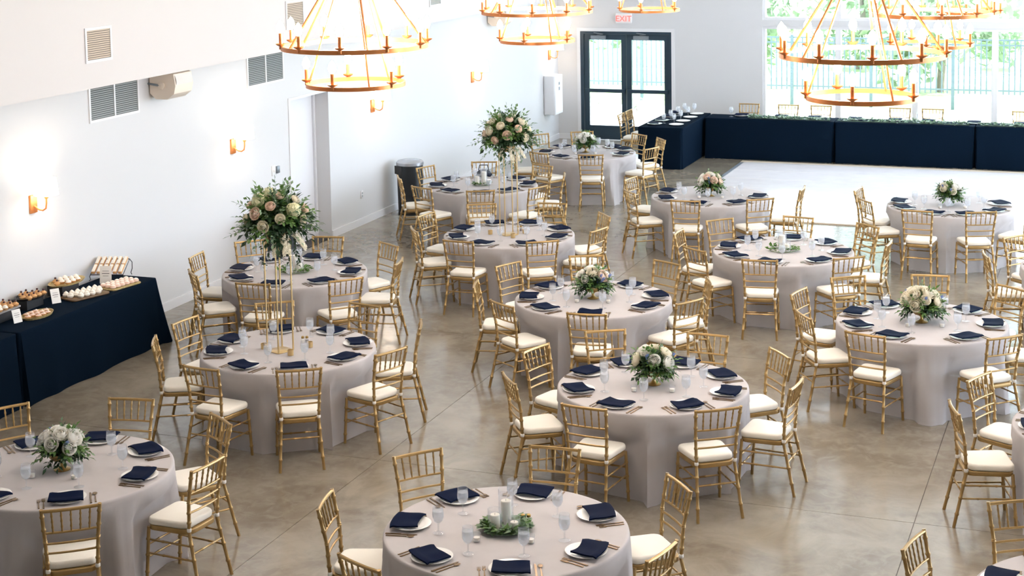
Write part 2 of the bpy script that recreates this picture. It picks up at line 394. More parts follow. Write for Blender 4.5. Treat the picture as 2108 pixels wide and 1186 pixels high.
def speaker(label, y, dark):
    t = thing('wall_speaker', label, 'speaker', (XL, y, 2.78))
    prof = [(.02, .24), (.02, -.02), (.10, -.09), (.26, -.09), (.36, -.02), (.385, .08), (.36, .22), (.30, .24)]
    b = MB(); n = len(prof)
    for yy in (-.20, .20): b.v += [(p[0], yy, p[1]) for p in prof]
    b.f += [tuple(range(n)), tuple(reversed(range(n, 2 * n)))] + [(i + n, (i + 1) % n + n, (i + 1) % n, i) for i in range(n)]
    link('cabinet', b.mesh('cab', dark), t)
    link('front_grille', MB().grid(6, 1, lambda u_, v_: (.262 + .13 * math.sin(u_ * 2.2) * .98, -.18 + .36 * v_, -.092 + .3 * u_)).mesh('g', 'speaker_grille'), t)
    link('bracket', MB().tube([(0, -.205, .1), (.19, -.215, .08)], .014, 6).lathe([(0, 0), (.04, 0), (.04, .02), (0, .02)], 12, (0, 0, 0)).mesh('br', 'metal_grey'), t)
    kn = link('pivot_knob', MB().lathe([(0, 0), (.045, 0), (.045, .02), (.02, .028), (0, .028)], 14).mesh('kn', 'speaker_cream'), t, (.19, -.20, .08), (PI / 2, 0, 0))
    return t
speaker('cream wall speaker tucked under the soffit between vent and sconce', 17.0, 'speaker_cream')
speaker('grey-looking wall speaker high on the left wall behind the second chandelier', 28.2, 'speaker_cream')

sc_where = ['nearest the dessert buffet', 'between buffet and door recess', 'right of the door recess below the front chandelier', 'on the far left wall above the tall flowers', 'in the far corner beside the double doors']
def sconce(i, y):
    t = thing('wall_sconce', 'gold wall sconce with glowing white shade, ' + sc_where[i], 'sconce', (XL, y, 1.82), 0, 'wall sconces')
    link('backplate', rbox(.028, .115, .20, .004, 1, 'bp', 'copper'), t, (.014, 0, -.10))
    link('arm', MB().tube([(.02, 0, -.02), (.05, 0, -.035), (.09, 0, -.06), (.14, 0, -.065), (.18, 0, -.04), (.19, 0, .02), (.19, 0, .10)], .010, 8).mesh('arm', 'copper'), t)
    link('socket', MB().lathe([(.018, .07), (.024, .08), (.024, .13), (.0, .135)], 12, (.19, 0, 0)).mesh('sk', 'copper'), t)
    link('lamp_shade', MB().lathe([(.135, .11), (.115, .29), (.111, .29), (.131, .112), (.135, .11)], 28, (.19, 0, 0)).mesh('shade', 'lamp_shade'), t)
    link('bulb', MB().lathe([(0, .13), (.018, .14), (.022, .17), (.012, .205), (0, .215)], 12, (.19, 0, 0)).mesh('bulb', 'bulb'), t)
    l = bpy.data.lights.new('sconce_light', 'POINT'); l.energy = 4.5; l.color = (1, .84, .66); l.shadow_soft_size = .05
    lo = link('lamp_light', l, t, (.19, 0, .25))
for i, y in enumerate((14.47, 18.72, 23.02, 27.22, 31.43)): sconce(i, y)

t = thing('exit_sign', 'white exit sign with red lettering above the double doors', 'exit sign', (-9.69, YB, 2.45))
link('housing', rbox(.34, .05, .20, .004, 1, 'h', 'plate_white'), t, (0, -.026, 0))
fc = bpy.data.curves.new('exit', 'FONT'); fc.body = 'EXIT'; fc.size = .17; fc.align_x = 'CENTER'; fc.extrude = .004
fo = bpy.data.objects.new('tmp', fc); COL.objects.link(fo); dg = bpy.context.evaluated_depsgraph_get()
me = bpy.data.meshes.new_from_object(fo.evaluated_get(dg)); bpy.data.objects.remove(fo); me.materials.clear(); me.materials.append(MATS['exit_red'])
link('lettering', me, t, (0, -.056, .04), (PI / 2, 0, 0))
t = thing('switch_plate', 'small switch plate with dark thermostat left of the door recess', 'switch', (XL, 19.85, 1.24))
link('plate', rbox(.016, .09, .14, .003, 1, 'p', 'plate_white'), t, (.008, -.05, 0)); link('thermostat', rbox(.03, .07, .10, .004, 1, 'p', 'metal_grey'), t, (.015, .06, .02))
link('toggle', box(.016, .03, -.065, -.035, .05, .085, 'plate_white'), t)
t = thing('wall_outlet', 'small white wall outlet low on the wall right of the door recess', 'outlet', (XL, 22.57, .42))
link('plate', rbox(.012, .075, .12, .003, 1, 'p', 'trim_white'), t, (.006, 0, 0)); link('socket_face', MB().box(.0121, .015, -.018, .018, .02, .05).box(.0121, .015, -.018, .018, .065, .095).mesh('s', 'grille_grey', False), t)
t = thing('wall_cabinet', 'white wall cabinet with a printed notice in the far left corner', 'cabinet', (XL, 31.3, .62))
link('body', rbox(.26, .50, .80, .01, 2, 'b', 'trim_white'), t, (.13, 0, 0))
link('notice', MB().box(.2605, .263, -.06, .06, .46, .70).box(.26, .2615, -.2, .2, .05, .75).mesh('n', 'paper', False), t)
link('notice_lines', MB().box(.2632, .264, -.04, .04, .60, .66).box(.2632, .264, -.04, .04, .49, .56).mesh('n', 'metal_grey', False), t)

def bin_(label, x, y, rz):
    t = thing('trash_bin', label, 'trash bin', (x, y, 0), rz)
    link('body', MB().lathe([(.19, .02), (.20, .03), (.215, .80), (.215, .82), (.19, .82)], 28).mesh('body', 'bin_black'), t)
    link('dome_lid', MB().lathe([(.222, .80), (.222, .845), (.20, .865), (.12, .885), (0, .893)], 28).mesh('lid', 'bin_lid'), t)
    link('swing_flap', MB().box(-.09, .09, -.232, -.18, .66, .79).mesh('flap', 'iron_black', False), t)
    link('foot_ring', MB().lathe([(.195, 0), (.205, .005), (.205, .03), (.19, .03)], 28).mesh('ring', 'iron_black'), t)
bin_('black trash bin with grey lid against the wall left of the far candle table', XL + .36, 23.62, -.7)
bin_('black trash bin half hidden behind the nearer tall flowers', XL + .50, 19.05, -.7)

# ------------------------------------------------------------------ chandeliers
R1, R2, ZU, ZL, ZH = .535, .362, 3.992, 3.715, 4.70
def band(r_, h, th, n=56):
    return MB().lathe([(r_ - th, 0), (r_, 0), (r_, h), (r_ - th, h), (r_ - th, 0)], n)
def chandelier_proto(label):
    t = thing('chandelier', label, 'chandelier', (0, 0, 0), 0, 'two-tier ring chandeliers')
    m1 = band(R1, .032, .014).mesh('upper_ring', 'copper'); m2 = band(R2, .030, .014).mesh('lower_ring', 'copper')
    link('upper_ring', m1, t, (0, 0, ZU)); link('lower_ring', m2, t, (0, 0, ZL))
    link('hub', MB().lathe([(0, -.05), (.05, -.03), (.07, 0), (.05, .05), (.015, .07), (0, .07)], 18).mesh('hub', 'copper'), t, (0, 0, ZH))
    link('stem', MB().tube([(0, 0, ZH + .06), (0, 0, ZC - .03)], .011, 8).mesh('stem', 'copper'), t)
    link('canopy', MB().lathe([(.0, -.05), (.05, -.045), (.075, -.02), (.075, .06), (0, .06)], 18).mesh('canopy', 'copper'), t, (0, 0, ZC))
    for k in range(5):
        a = 2 * PI * (k + .25) / 5
        link('rod', MB().tube([(.04 * math.cos(a), .04 * math.sin(a), ZH), ((R1 - .012) * math.cos(a), (R1 - .012) * math.sin(a), ZU + .02)], .009, 6).mesh('rod', 'copper'), t)
    for k in range(3):
        a = 2 * PI * (k + .6) / 3
        link('rod', MB().tube([(.03 * math.cos(a), .03 * math.sin(a), ZH), ((R2 - .012) * math.cos(a), (R2 - .012) * math.sin(a), ZL + .02)], .007, 6).mesh('rod', 'copper'), t)
    l = bpy.data.lights.new('chandelier_light', 'POINT'); l.energy = 90; l.color = (1, .89, .79); l.shadow_soft_size = .3
    link('lamp_light', l, t, (0, 0, ZU + .12))
    sl = MB().tube([(0, 0, -.02), (0, 0, .098)], .0125, 10).mesh('sleeve', 'copper')
    di = MB().lathe([(0, .0), (.012, .0), (.034, .012), (.038, .02), (.034, .018), (0, .012)], 16).mesh('dish', 'copper')
    bu = MB().lathe([(.010, .096), (.022, .112), (.028, .132), (.024, .158), (.011, .180), (.0, .194)], 12).mesh('bulb', 'bulb')
    for r_, z, n, off in ((R1, ZU, 10, 0.), (R2, ZL, 5, .35)):
        for k in range(n):
            a = -PI / 2 - .363 + off + 2 * PI * k / n
            s = link('candle_sleeve', sl, t, (r_ * .995 * math.cos(a), r_ * .995 * math.sin(a), z + .03))
            link('drip_dish', di, s, (0, 0, .002)); link('bulb', bu, s)
    return t
def copy_tree(o, parent=None):
    c = o.copy(); COL.objects.link(c); c.parent = parent
    for ch in KIDS(o): copy_tree(ch, c)
    return c
_kids = {}
def KIDS(o):
    if o.name not in _kids: _kids[o.name] = list(o.children)
    return _kids[o.name]
cw = [((-5.235, 10.55), 'copper two-tier chandelier hanging nearest on the left'), ((-5.30, 14.62), 'copper two-tier chandelier cut by the top edge left of the doors'),
      ((-5.38, 18.83), 'copper chandelier farthest in the left row above the double doors'), ((-1.60, 10.58), 'copper two-tier chandelier hanging nearest in front of the windows'),
      ((-1.62, 14.75), 'copper two-tier chandelier second in the right row before the windows'), ((-1.66, 18.9), 'copper chandelier farthest in the right row, mostly hidden')]
c0 = chandelier_proto(cw[0][1]); c0.location = (*cw[0][0], 0); DROP = (0, -.042, -.045, 0, -.035, -.04)
for q, (p, lab) in enumerate(cw[1:]):
    c = copy_tree(c0); c.location = (*p, DROP[q + 1]); c['label'] = lab

# ------------------------------------------------------------------ tables and chairs: where they stand
TABLES = {   # centre x, y, chairs (angle round the table, radius of the back rail, twist)
    'T3': (-7.492, 13.492, [(32, 1.28, -10), (80, 1.25, -2), (125, 1.27, 0), (173, 1.25, 0), (209, 1.26, 0), (261, 1.27, 2), (303, 1.24, -1), (348, 1.22, -10)]),
    'T6': (-3.838, 13.425, [(40, 1.25, -2), (81, 1.23, 7), (126, 1.31, -4), (166, 1.22, -3), (211, 1.28, 6), (259, 1.23, 5), (311, 1.24, -5), (357, 1.28, -2)]),
    'T1': (-3.888, 9.947, [(40, 1.29, 0), (94, 1.26, -1), (141, 1.32, -2), (191, 1.27, 2), (244, 1.26, 2), (343, 1.25, 4)]),
    'T2': (-7.542, 9.997, [(4, 1.22, -10), (53, 1.29, 2), (100, 1.28, 1), (146, 1.33, 1), (309, 1.25, -1)]),
    'T4': (-9.008, 16.433, [(10, 1.25, 2), (55, 1.26, 4), (99, 1.2, 2), (144, 1.2, -10), (187, 1.2, 1), (232, 1.2, -7), (277, 1.24, 0), (324, 1.29, -6)]),
    'T7': (-7.349, 19.090, [(39, 1.31, 0), (86, 1.4, 10), (127, 1.34, -10), (170, 1.27, 0), (216, 1.22, 0), (261, 1.2, 8), (310, 1.2, -6), (356, 1.2, -10)]),
    'T5': (-5.296, 16.232, [(22, 1.25, 0), (69, 1.33, -6), (111, 1.39, 1), (152, 1.38, 3), (196, 1.26, 0), (239, 1.2, -2), (285, 1.2, -8), (341, 1.2, -10)]),
    'T11': (-3.821, 19.115, [(4, 1.24, -6), (51, 1.35, 0), (93, 1.33, -10), (138, 1.34, -3), (179, 1.3, 0), (225, 1.2, 10), (269, 1.2, 10), (318, 1.2, -9)]),
    'T13': (-1.860, 16.266, [(6, 1.25, 0), (54, 1.34, -2), (93, 1.4, 4), (130, 1.4, -7), (167, 1.32, 0), (211, 1.21, 2), (252, 1.2, 3), (314, 1.2, -1)]),
    'T12': (-2.212, 22.542, [(175, 1.26, -2), (214, 1.26, 0), (257, 1.29, 10), (294, 1.21, -2), (335, 1.25, 0)]),
    'T14': (0.030, 13.410, [(152, 1.3, 4), (194, 1.3, 3), (247, 1.25, 0)]),
    'T15': (0.000, 10.000, [(119, 1.32, 0), (168, 1.2, -1)]),
    'T8': (-9.017, 22.324, [(17, 1.22, 0), (62, 1.2, 8), (110, 1.2, -1), (157, 1.2, 3), (204, 1.23, 8), (249, 1.28, 0), (291, 1.3, 4), (328, 1.37, 10)]),
    'T9': (-8.489, 25.718, [(36, 1.35, 0), (64, 1.34, -10), (111, 1.36, 6), (145, 1.36, -2), (200, 1.25, 0), (250, 1.2, -3), (292, 1.2, -7), (350, 1.2, -10)]),
    'T10': (-5.522, 22.383, [(5, 1.3, -4), (168, 1.29, 2), (218, 1.24, 0), (268, 1.2, 10), (317, 1.2, -10)]),
    'T16': (-0.251, 19.190, [(140, 1.23, 0), (194, 1.2, 0)]),
}
MORE = {'T1': [293], 'T2': [258, 203], 'T12': [22], 'T14': [102, 300], 'T15': [73], 'T16': [95, 240]}   # places laid without a chair in view
DESC = {'T1': 'front candle-wreath table', 'T2': 'flower-bowl table at bottom left', 'T3': 'tall-flower table beside the buffet',
        'T4': 'candle table behind the nearer tall flowers', 'T5': 'central blue-and-white flower table', 'T6': 'front flower table right of centre',
        'T7': 'farther tall-flower table', 'T8': 'far-left candle table', 'T9': 'farthest flower table by the doors',
        'T10': 'flower table left of the dance floor', 'T11': 'candle table right of centre', 'T12': 'flower table right of the dance floor',
        'T13': 'large right-hand flower-bowl table', 'T14': 'table cut by the right edge', 'T15': 'table at the bottom right corner', 'T16': 'far table cut by the right edge'}
WORDS = ['right', 'far right', 'far side', 'far left', 'left', 'near left', 'near side', 'near right']
VIEW = 110.8
def places(angs):
    """give every angle round a table its own word as seen from the camera"""
    free = list(range(8)); res = {}
    opts = sorted((min(abs((a - VIEW + 90 - 45 * k + 180) % 360 - 180), 400), a, k) for a in angs for k in range(8))
    for dd_, a, k in opts:
        if a not in res and k in free: res[a] = WORDS[k]; free.remove(k)
    return res

# ------------------------------------------------------------------ chair
def bamboo(pts, r_, nodes, n=8):
    """a turned post with raised rings, along a polyline"""
    P = [Vector(p) for p in pts]; L = [0]
    for a, c in zip(P, P[1:]): L.append(L[-1] + (c - a).length)
    tot = L[-1]
    def at(s):
        for i in range(len(P) - 1):
            if s <= L[i + 1] + 1e-9:
                f = (s - L[i]) / (L[i + 1] - L[i]); return P[i].lerp(P[i + 1], f)
        return P[-1]
    st = [(0, r_), (tot, r_)] + [(L[i], r_) for i in range(1, len(P) - 1)]
    for q in nodes:
        s = q * tot
        st += [(s - .011, r_), (s - .006, r_ * 1.32), (s + .006, r_ * 1.32), (s + .011, r_)]
    st.sort(); st = [s for s in st if 0 <= s[0] <= tot]
    return MB().tube([at(s) for s, _ in st], [q for _, q in st], n)
def post_xy(z, sd):
    pts = [(0, .195, -.285), (.44, .166, -.185), (.68, .178, -.200), (.93, .196, -.252)]
    for (z0, x0, y0), (z1, x1, y1) in zip(pts, pts[1:]):
        if z <= z1: f = (z - z0) / (z1 - z0); return Vector((sd * (x0 + (x1 - x0) * f), y0 + (y1 - y0) * f, z))
CH = []
for sd in (-1, 1):
    CH.append(('back_post', bamboo([post_xy(0, sd), post_xy(.44, sd), post_xy(.68, sd), post_xy(.929, sd)], .0135, (.12, .26, .38, .56, .64, .73, .83, .94)).mesh('back_post', 'gold_chair'), (0, 0, 0)))
    CH.append(('leg', bamboo([(sd * .195, .205, 0), (sd * .185, .175, .44)], .0135, (.2, .5, .78)).mesh('leg', 'gold_chair'), (0, 0, 0)))
def railm(z, r_, bow=.012):
    a = post_xy(z, -1); c = post_xy(z, 1); m = (a + c) / 2 + Vector((0, -bow, 0))
    return MB().tube([a, a.lerp(m, .55) + Vector((0, -bow * .3, 0)), m, c.lerp(m, .55) + Vector((0, -bow * .3, 0)), c], r_, 8)
CH.append(('top_rail', railm(.915, .0125).mesh('top_rail', 'gold_chair'), (0, 0, 0)))
for z in (.745, .662, .592): CH.append(('cross_rail', railm(z, .0085).mesh('cross_rail', 'gold_chair'), (0, 0, 0)))
for k in range(5):
    f = (k + 1) / 6; a = post_xy(.745, -1).lerp(post_xy(.745, 1), f); c = post_xy(.915, -1).lerp(post_xy(.915, 1), f)
    bw = .012 * math.sin(PI * f)
    CH.append(('spindle', bamboo([a + Vector((0, -bw, 0)), c + Vector((0, -bw, 0))], .0065, (.25, .5, .75), 6).mesh('spindle', 'gold_chair'), (0, 0, 0)))
sf = rbox(.40, .385, .038, .006, 2, 'seat_frame', 'gold_chair', .84)
CH.append(('seat_frame', sf, (0, -.002, .418)))
CH.append(('cushion', rbox(.405, .37, .055, .020, 3, 'cushion', 'ivory', .84), (0, .012, .456)))
tm = MB().lathe([(.0145, -.014), (.0175, -.008), (.0175, .008), (.0145, .014)], 10).mesh('cushion_tie', 'tie_white')
for sd in (-1, 1): CH.append(('cushion_tie', tm, tuple(post_xy(.462, sd))))
def strut(a, c): return bamboo([a, c], .0075, (.33, .66), 6).mesh('stretcher', 'gold_chair')
for sd in (-1, 1):
    for z in (.34, .235):
        f = z / .44; CH.append(('stretcher', strut(post_xy(z, sd), (sd * (.195 - .01 * f), .205 - .03 * f, z)), (0, 0, 0)))
CH.append(('stretcher', strut(post_xy(.285, -1), post_xy(.285, 1)), (0, 0, 0)))
for z in (.30, .20): f = z / .44; CH.append(('stretcher', strut((-.195 + .01 * f, .205 - .03 * f, z), (.195 - .01 * f, .205 - .03 * f, z)), (0, 0, 0)))
def chair(label, x, y, rz, group):
    t = thing('banquet_chair', label, 'chair', (x, y, 0), rz, group)
    for nm, me, loc in CH: link(nm, me, t, loc)
    return t
CHAIR_AT = {}; CHAIR_FRONT = {}
for n, (cx, cy, seats) in TABLES.items():
    pl = places([s[0] for s in seats] + MORE.get(n, [])); CHAIR_AT[n] = pl; CHAIR_FRONT[n] = []
    for a, r_, tw in seats:
        r_ = max(r_, 1.235); A = math.radians(a); px, py = cx + r_ * math.cos(A), cy + r_ * math.sin(A)
        face = A + PI + math.radians(tw); off = .246; CHAIR_FRONT[n].append((A, r_ - off - .26))
        chair('gold chair with ivory cushion, %s of %s' % (pl[a], DESC[n]), px + off * math.cos(face), py + off * math.sin(face), face - PI / 2, 'gold chairs round the tables')

# ------------------------------------------------------------------ round tables and cloths
def fold(th, seed):
    rnd = random.Random(seed); v = 0
    for k in range(4):
        n = (9, 13, 17, 23)[k]; ph = rnd.random() * 6.28; v += (.5 + .5 * math.cos(n * th + ph + .6 * math.sin(2 * th + ph))) ** 2
    return v / 4
def round_cloth(R, h, seed, cx, cy, chairs):
    def limit(th):      # chairs pushed in press the hanging cloth back
        lim = 9.
        for a, df_ in chairs:
            c = math.cos(th - a)
            if c > .5:
                w = min(1, max(0, (.36 - abs(df_ * math.tan(math.acos(min(1, c))))) / .10)); w = w * w * (3 - 2 * w)
                lim = min(lim, df_ / c * w + (1 - w) * 1.0)
        return lim
    b = MB(); N = 144; lev = [(-.55, 0), (-.02, 0), (-.004, -.001), (.003, -.006), (.006, -.02)]
    zs = [.05, .12, .22, .33, .45, .57, .68, h - .004]
    rings = [[(R + o) for _ in range(N)] for o, z in lev]
    fo = [fold(2 * PI * j / N, seed) for j in range(N)]
    for z in zs:
        t = z / h; rings.append([R + .006 + .055 * t ** 1.8 + .125 * (fo[j] - .35) * t ** .85 for j in range(N)])
        if z > .2:
            rings[-1] = [min(v, limit(2 * PI * j / N)) for j, v in enumerate(rings[-1])]
    allz = [h + z for o, z in lev] + [h - z for z in zs]
    for rr, z in zip(rings, allz):
        for j in range(N): w = 2 * PI * j / N; b.v.append((rr[j] * math.cos(w), rr[j] * math.sin(w), z))
    for i in range(len(rings) - 1):
        for j in range(N): b.f.append((i * N + (j + 1) % N, i * N + j, (i + 1) * N + j, (i + 1) * N + (j + 1) % N))
    b.f.append(tuple(range(N)))
    return b.mesh('tablecloth', 'linen', True, 60)
RT = .835
tb_top = MB().lathe([(0, .720), (RT - .02, .720), (RT - .006, .726), (RT - .006, TOP - .006), (0, TOP - .004)], 48).mesh('tabletop', 'table_board')
tb_leg = [MB().tube([(sx * .42, sy * .50, 0), (sx * .42, sy * .48, .70)], .016, 8).mesh('leg', 'table_steel') for sx in (-1, 1) for sy in (-1, 1)]
tb_br = [MB().tube([(sx * .42, -.49, .22), (sx * .42, .49, .22)], .012, 6).tube([(sx * .42, 0, .22), (0, 0, .71)], .010, 6).mesh('leg_brace', 'table_steel') for sx in (-1, 1)]
for i, (n, (cx, cy, seats)) in enumerate(TABLES.items()):
    t = thing('round_table', 'round banquet table under the cloth, ' + DESC[n], 'table', (cx, cy, 0), i * .7, 'round banquet tables')
    link('tabletop', tb_top, t)
    for m in tb_leg: link('leg', m, t)
    for m in tb_br: link('leg_brace', m, t)
    tag(link('tablecloth', round_cloth(RT, TOP, 3 + i * 4, cx, cy, CHAIR_FRONT[n]), None, (cx, cy, 0)), 'floor-length grey linen cloth draped over the ' + DESC[n], 'tablecloth', 'grey round tablecloths')

# ------------------------------------------------------------------ place settings
plate_m = MB().lathe([(0, .002), (.085, .002), (.09, 0), (.10, .004), (.138, .017), (.140, .020), (.136, .021), (.098, .010), (.085, .007), (0, .007)], 32).mesh('plate', 'porcelain')
def napkin_mesh(seed):
    rnd = random.Random(seed); sk = rnd.uniform(-.02, .02); bw = rnd.uniform(.010, .024)
    def surf(u_, v_, dz):
        x = (u_ - .5) * .245; y = (v_ - .5) * .185 + sk * (u_ - .5) * 2
        e = (2 * u_ - 1) ** 2
        y += bw * e * (1 if v_ > .3 else .6) - bw * .4
        x *= 1 - .06 * (v_ - .5)
        rad = math.hypot(x, y)
        z = .0285 + .004 * math.sin(u_ * 7 + seed) * v_ + .006 * math.exp(-((v_ - .1) / .16) ** 2)
        if rad > .148: z -= (rad - .148) * .4
        return (x, y - .012, z + dz)
    b = MB(); nu, nv = 12, 8; th = .011
    b.grid(nu, nv, lambda u_, v_: surf(u_, v_, th)); b.grid(nu, nv, lambda u_, v_: surf(u_, v_, 0))
    k = (nu + 1) * (nv + 1)
    for i in range(len(b.f) // 2, len(b.f)): b.f[i] = tuple(reversed(b.f[i]))
    rim = [i for i in range(nu + 1)] + [j * (nu + 1) + nu for j in range(1, nv + 1)] + [nv * (nu + 1) + i for i in range(nu - 1, -1, -1)] + [j * (nu + 1) for j in range(nv - 1, 0, -1)]
    for a, c in zip(rim, rim[1:] + rim[:1]): b.f.append((c, a, a + k, c + k))
    return b.mesh('napkin', 'napkin_navy', True, 50)
napkins = [napkin_mesh(s) for s in range(4)]
def flat(pts, z0, z1): return MB().prism(pts, z0, z1)
def hand(w0, w1, y0, y1): return [(-w0, y0), (w0, y0), (w1, y1), (-w1, y1)]
fb = flat(hand(.0065, .003, -.10, .03), .0005, .005); fb.prism([(-.003, .03), (.003, .03), (.012, .05), (.012, .062), (-.012, .062), (-.012, .05)], .001, .005)
for k in range(4): fb.box(-.0115 + k * .0062, -.0080 + k * .0062, .062, .10, .002, .005)
fork_m = fb.mesh('fork', 'flatware', False)
knife_m = flat(hand(.0075, .0055, -.11, .0), .0005, .006).prism([(-.006, 0), (.006, 0), (.010, .05), (.008, .095), (.0, .112), (-.006, .10)], .001, .004).mesh('knife', 'flatware', False)
sb = flat(hand(.0065, .003, -.10, .045), .0005, .005); sb.lathe([(0, .002), (.012, .003), (.018, .007), (.016, .008), (0, .005)], 14, (0, .072, 0), 1, 1.5)
spoon_m = sb.mesh('spoon', 'flatware')
gob_m = MB().lathe([(0, .001), (.034, .001), (.036, .003), (.012, .007), (.0055, .014), (.005, .055), (.010, .064), (.027, .080), (.036, .105), (.037, .130), (.032, .175), (.031, .175), (.035, .130), (.034, .106), (.025, .083), (.008, .068), (0, .066)], 20).mesh('goblet', 'clear_glass')
wat_m = MB().lathe([(0, .0685), (.008, .069), (.0245, .084), (.0335, .106), (.0345, .128), (.033, .146), (0, .146)], 18).mesh('water', 'ice_water')
Zt = TOP + .001
def setting(cx, cy, a, word, desc, k):
    A = math.radians(a); rz = A + PI / 2
    def at(right, inward_r):
        return (cx + inward_r * math.cos(A) - math.sin(A) * right, cy + inward_r * math.sin(A) + math.cos(A) * right, Zt)
    rn = random.Random(k * 13 + int(a)); w = '%s of %s' % (word, desc)
    R0 = .665
    tag(link('dinner_plate', plate_m, None, at(0, R0), (0, 0, rz)), 'white dinner plate, ' + w, 'plate', 'dinner plates')
    tag(link('napkin', napkins[rn.randrange(4)], None, at(rn.uniform(-.01, .01), R0 + rn.uniform(-.01, .02)), (0, 0, rz + rn.uniform(-.14, .14))), 'folded navy napkin, ' + w, 'napkin', 'navy napkins')
    j = rn.uniform(-.05, .05)
    tag(link('dinner_fork', fork_m, None, at(-.165, R0 + .03), (0, 0, rz + j)), 'inner bronze fork, ' + w, 'fork', 'bronze forks')
    tag(link('salad_fork', fork_m, None, at(-.198, R0 + .03), (0, 0, rz + j), (.92, .9, 1)), 'outer bronze fork, ' + w, 'fork', 'bronze forks')
    tag(link('table_knife', knife_m, None, at(.165, R0 + .03), (0, 0, rz + j)), 'bronze knife, ' + w, 'knife', 'bronze knives')
    tag(link('soup_spoon', spoon_m, None, at(.198, R0 + .03), (0, 0, rz + j)), 'bronze spoon, ' + w, 'spoon', 'bronze spoons')
    g = tag(link('water_goblet', gob_m, None, at(.10 + rn.uniform(-.02, .03), .44 + rn.uniform(-.03, .02)), (0, 0, rn.random()), 1.08), 'glass water goblet, ' + w, 'goblet', 'water goblets')
    link('water', wat_m, g)
for n, (cx, cy, seats) in TABLES.items():
    for k, (a, word) in enumerate(CHAIR_AT[n].items()): setting(cx, cy, a, word, DESC[n], k)

# ------------------------------------------------------------------ flowers
def rose_mesh(m, seed, size=.045):
    """a globe of overlapping petals, the inner ones closing over the heart"""
    rnd = random.Random(seed); b = MB()
    for lay, (n, R, top, fl) in enumerate(((3, .40, 2.75, .02), (4, .58, 2.45, .08), (5, .76, 2.12, .14), (5, .92, 1.80, .20), (6, 1.02, 1.50, .24))):
        for k in range(n):
            a0 = 2 * PI * k / n + lay * .9 + rnd.uniform(-.2, .2); wd = PI / n * 1.5; tp_ = top + rnd.uniform(-.1, .1)
            def fn(u_, v_, a0=a0, wd=wd, R=R, tp_=tp_, fl=fl):
                e = (2 * u_ - 1); ph = .25 + (tp_ - .25 - .28 * e * e) * v_
                a = a0 + e * wd; rr = R * (1 + .05 * e * e) + fl * v_ ** 3
                return (math.cos(a) * math.sin(ph) * rr * size, math.sin(a) * math.sin(ph) * rr * size, -math.cos(ph) * R * .95 * size)
            b.grid(4, 4, fn)
    return b.mesh('rose', m, True, 80)
ROSES = {m: [rose_mesh(m, s) for s in (1, 2)] for m in ('rose_cream', 'rose_blush', 'rose_white')}
def cluster_mesh(m, seed, n, r_, pet):
    rnd = random.Random(seed); b = MB()
    for _ in range(n):
        d_ = Vector((rnd.gauss(0, 1), rnd.gauss(0, 1), rnd.gauss(.3, 1))).normalized(); p = d_ * r_ * rnd.uniform(.86, 1.03)
        a = d_.orthogonal().normalized(); c = d_.cross(a); q = rnd.random() * 6
        for k in range(4):
            w = q + k * PI / 2; e = a * math.cos(w) + c * math.sin(w); f = d_.cross(e)
            b.poly([p, p + (e + f * .6) * pet * .6 + d_ * pet * .2, p + e * pet * 1.15 + d_ * pet * .1, p + (e - f * .6) * pet * .6 + d_ * pet * .2])
    b.lathe([(0, -r_ * .85), (r_ * .6, -r_ * .6), (r_ * .85, 0), (r_ * .6, r_ * .6), (0, r_ * .85)], 12)
    return b.mesh('cluster', m, False)
HYD = cluster_mesh('hydrangea', 4, 110, .075, .016)
def spike_mesh(m, seed, L, n, pet):
    rnd = random.Random(seed); b = MB().tube([(0, 0, 0), (0, 0, L)], .0025, 5)
    for k in range(n):
        z = L * (.25 + .75 * k / n); w = k * 2.4; r_ = .018 * (1.2 - k / n)
        p = Vector((math.cos(w) * r_, math.sin(w) * r_, z)); d_ = Vector((math.cos(w), math.sin(w), .5)).normalized()
        a = d_.orthogonal().normalized(); c = d_.cross(a)
        for q in range(4):
            e = a * math.cos(q * PI / 2) + c * math.sin(q * PI / 2); f = d_.cross(e)
            b.poly([p, p + (e + f * .6) * pet * .6, p + e * pet, p + (e - f * .6) * pet * .6])
    return b.mesh('spike', m, False)
DEL = spike_mesh('delphinium', 2, .16, 22, .017); SNAP = spike_mesh('rose_cream', 5, .22, 22, .020)
def leaf(b, p, d_, up, L, w):
    s = d_.cross(up).normalized(); n = s.cross(d_).normalized()
    m = p + d_ * L * .45 + n * L * .06; e = p + d_ * L - n * L * .10
    b.v += [tuple(p), tuple(m + s * w), tuple(e), tuple(m - s * w), tuple(m - n * L * .04)]
    k = len(b.v) - 5; b.f += [(k, k + 1, k + 4), (k + 1, k + 2, k + 4), (k + 2, k + 3, k + 4), (k + 3, k, k + 4)]
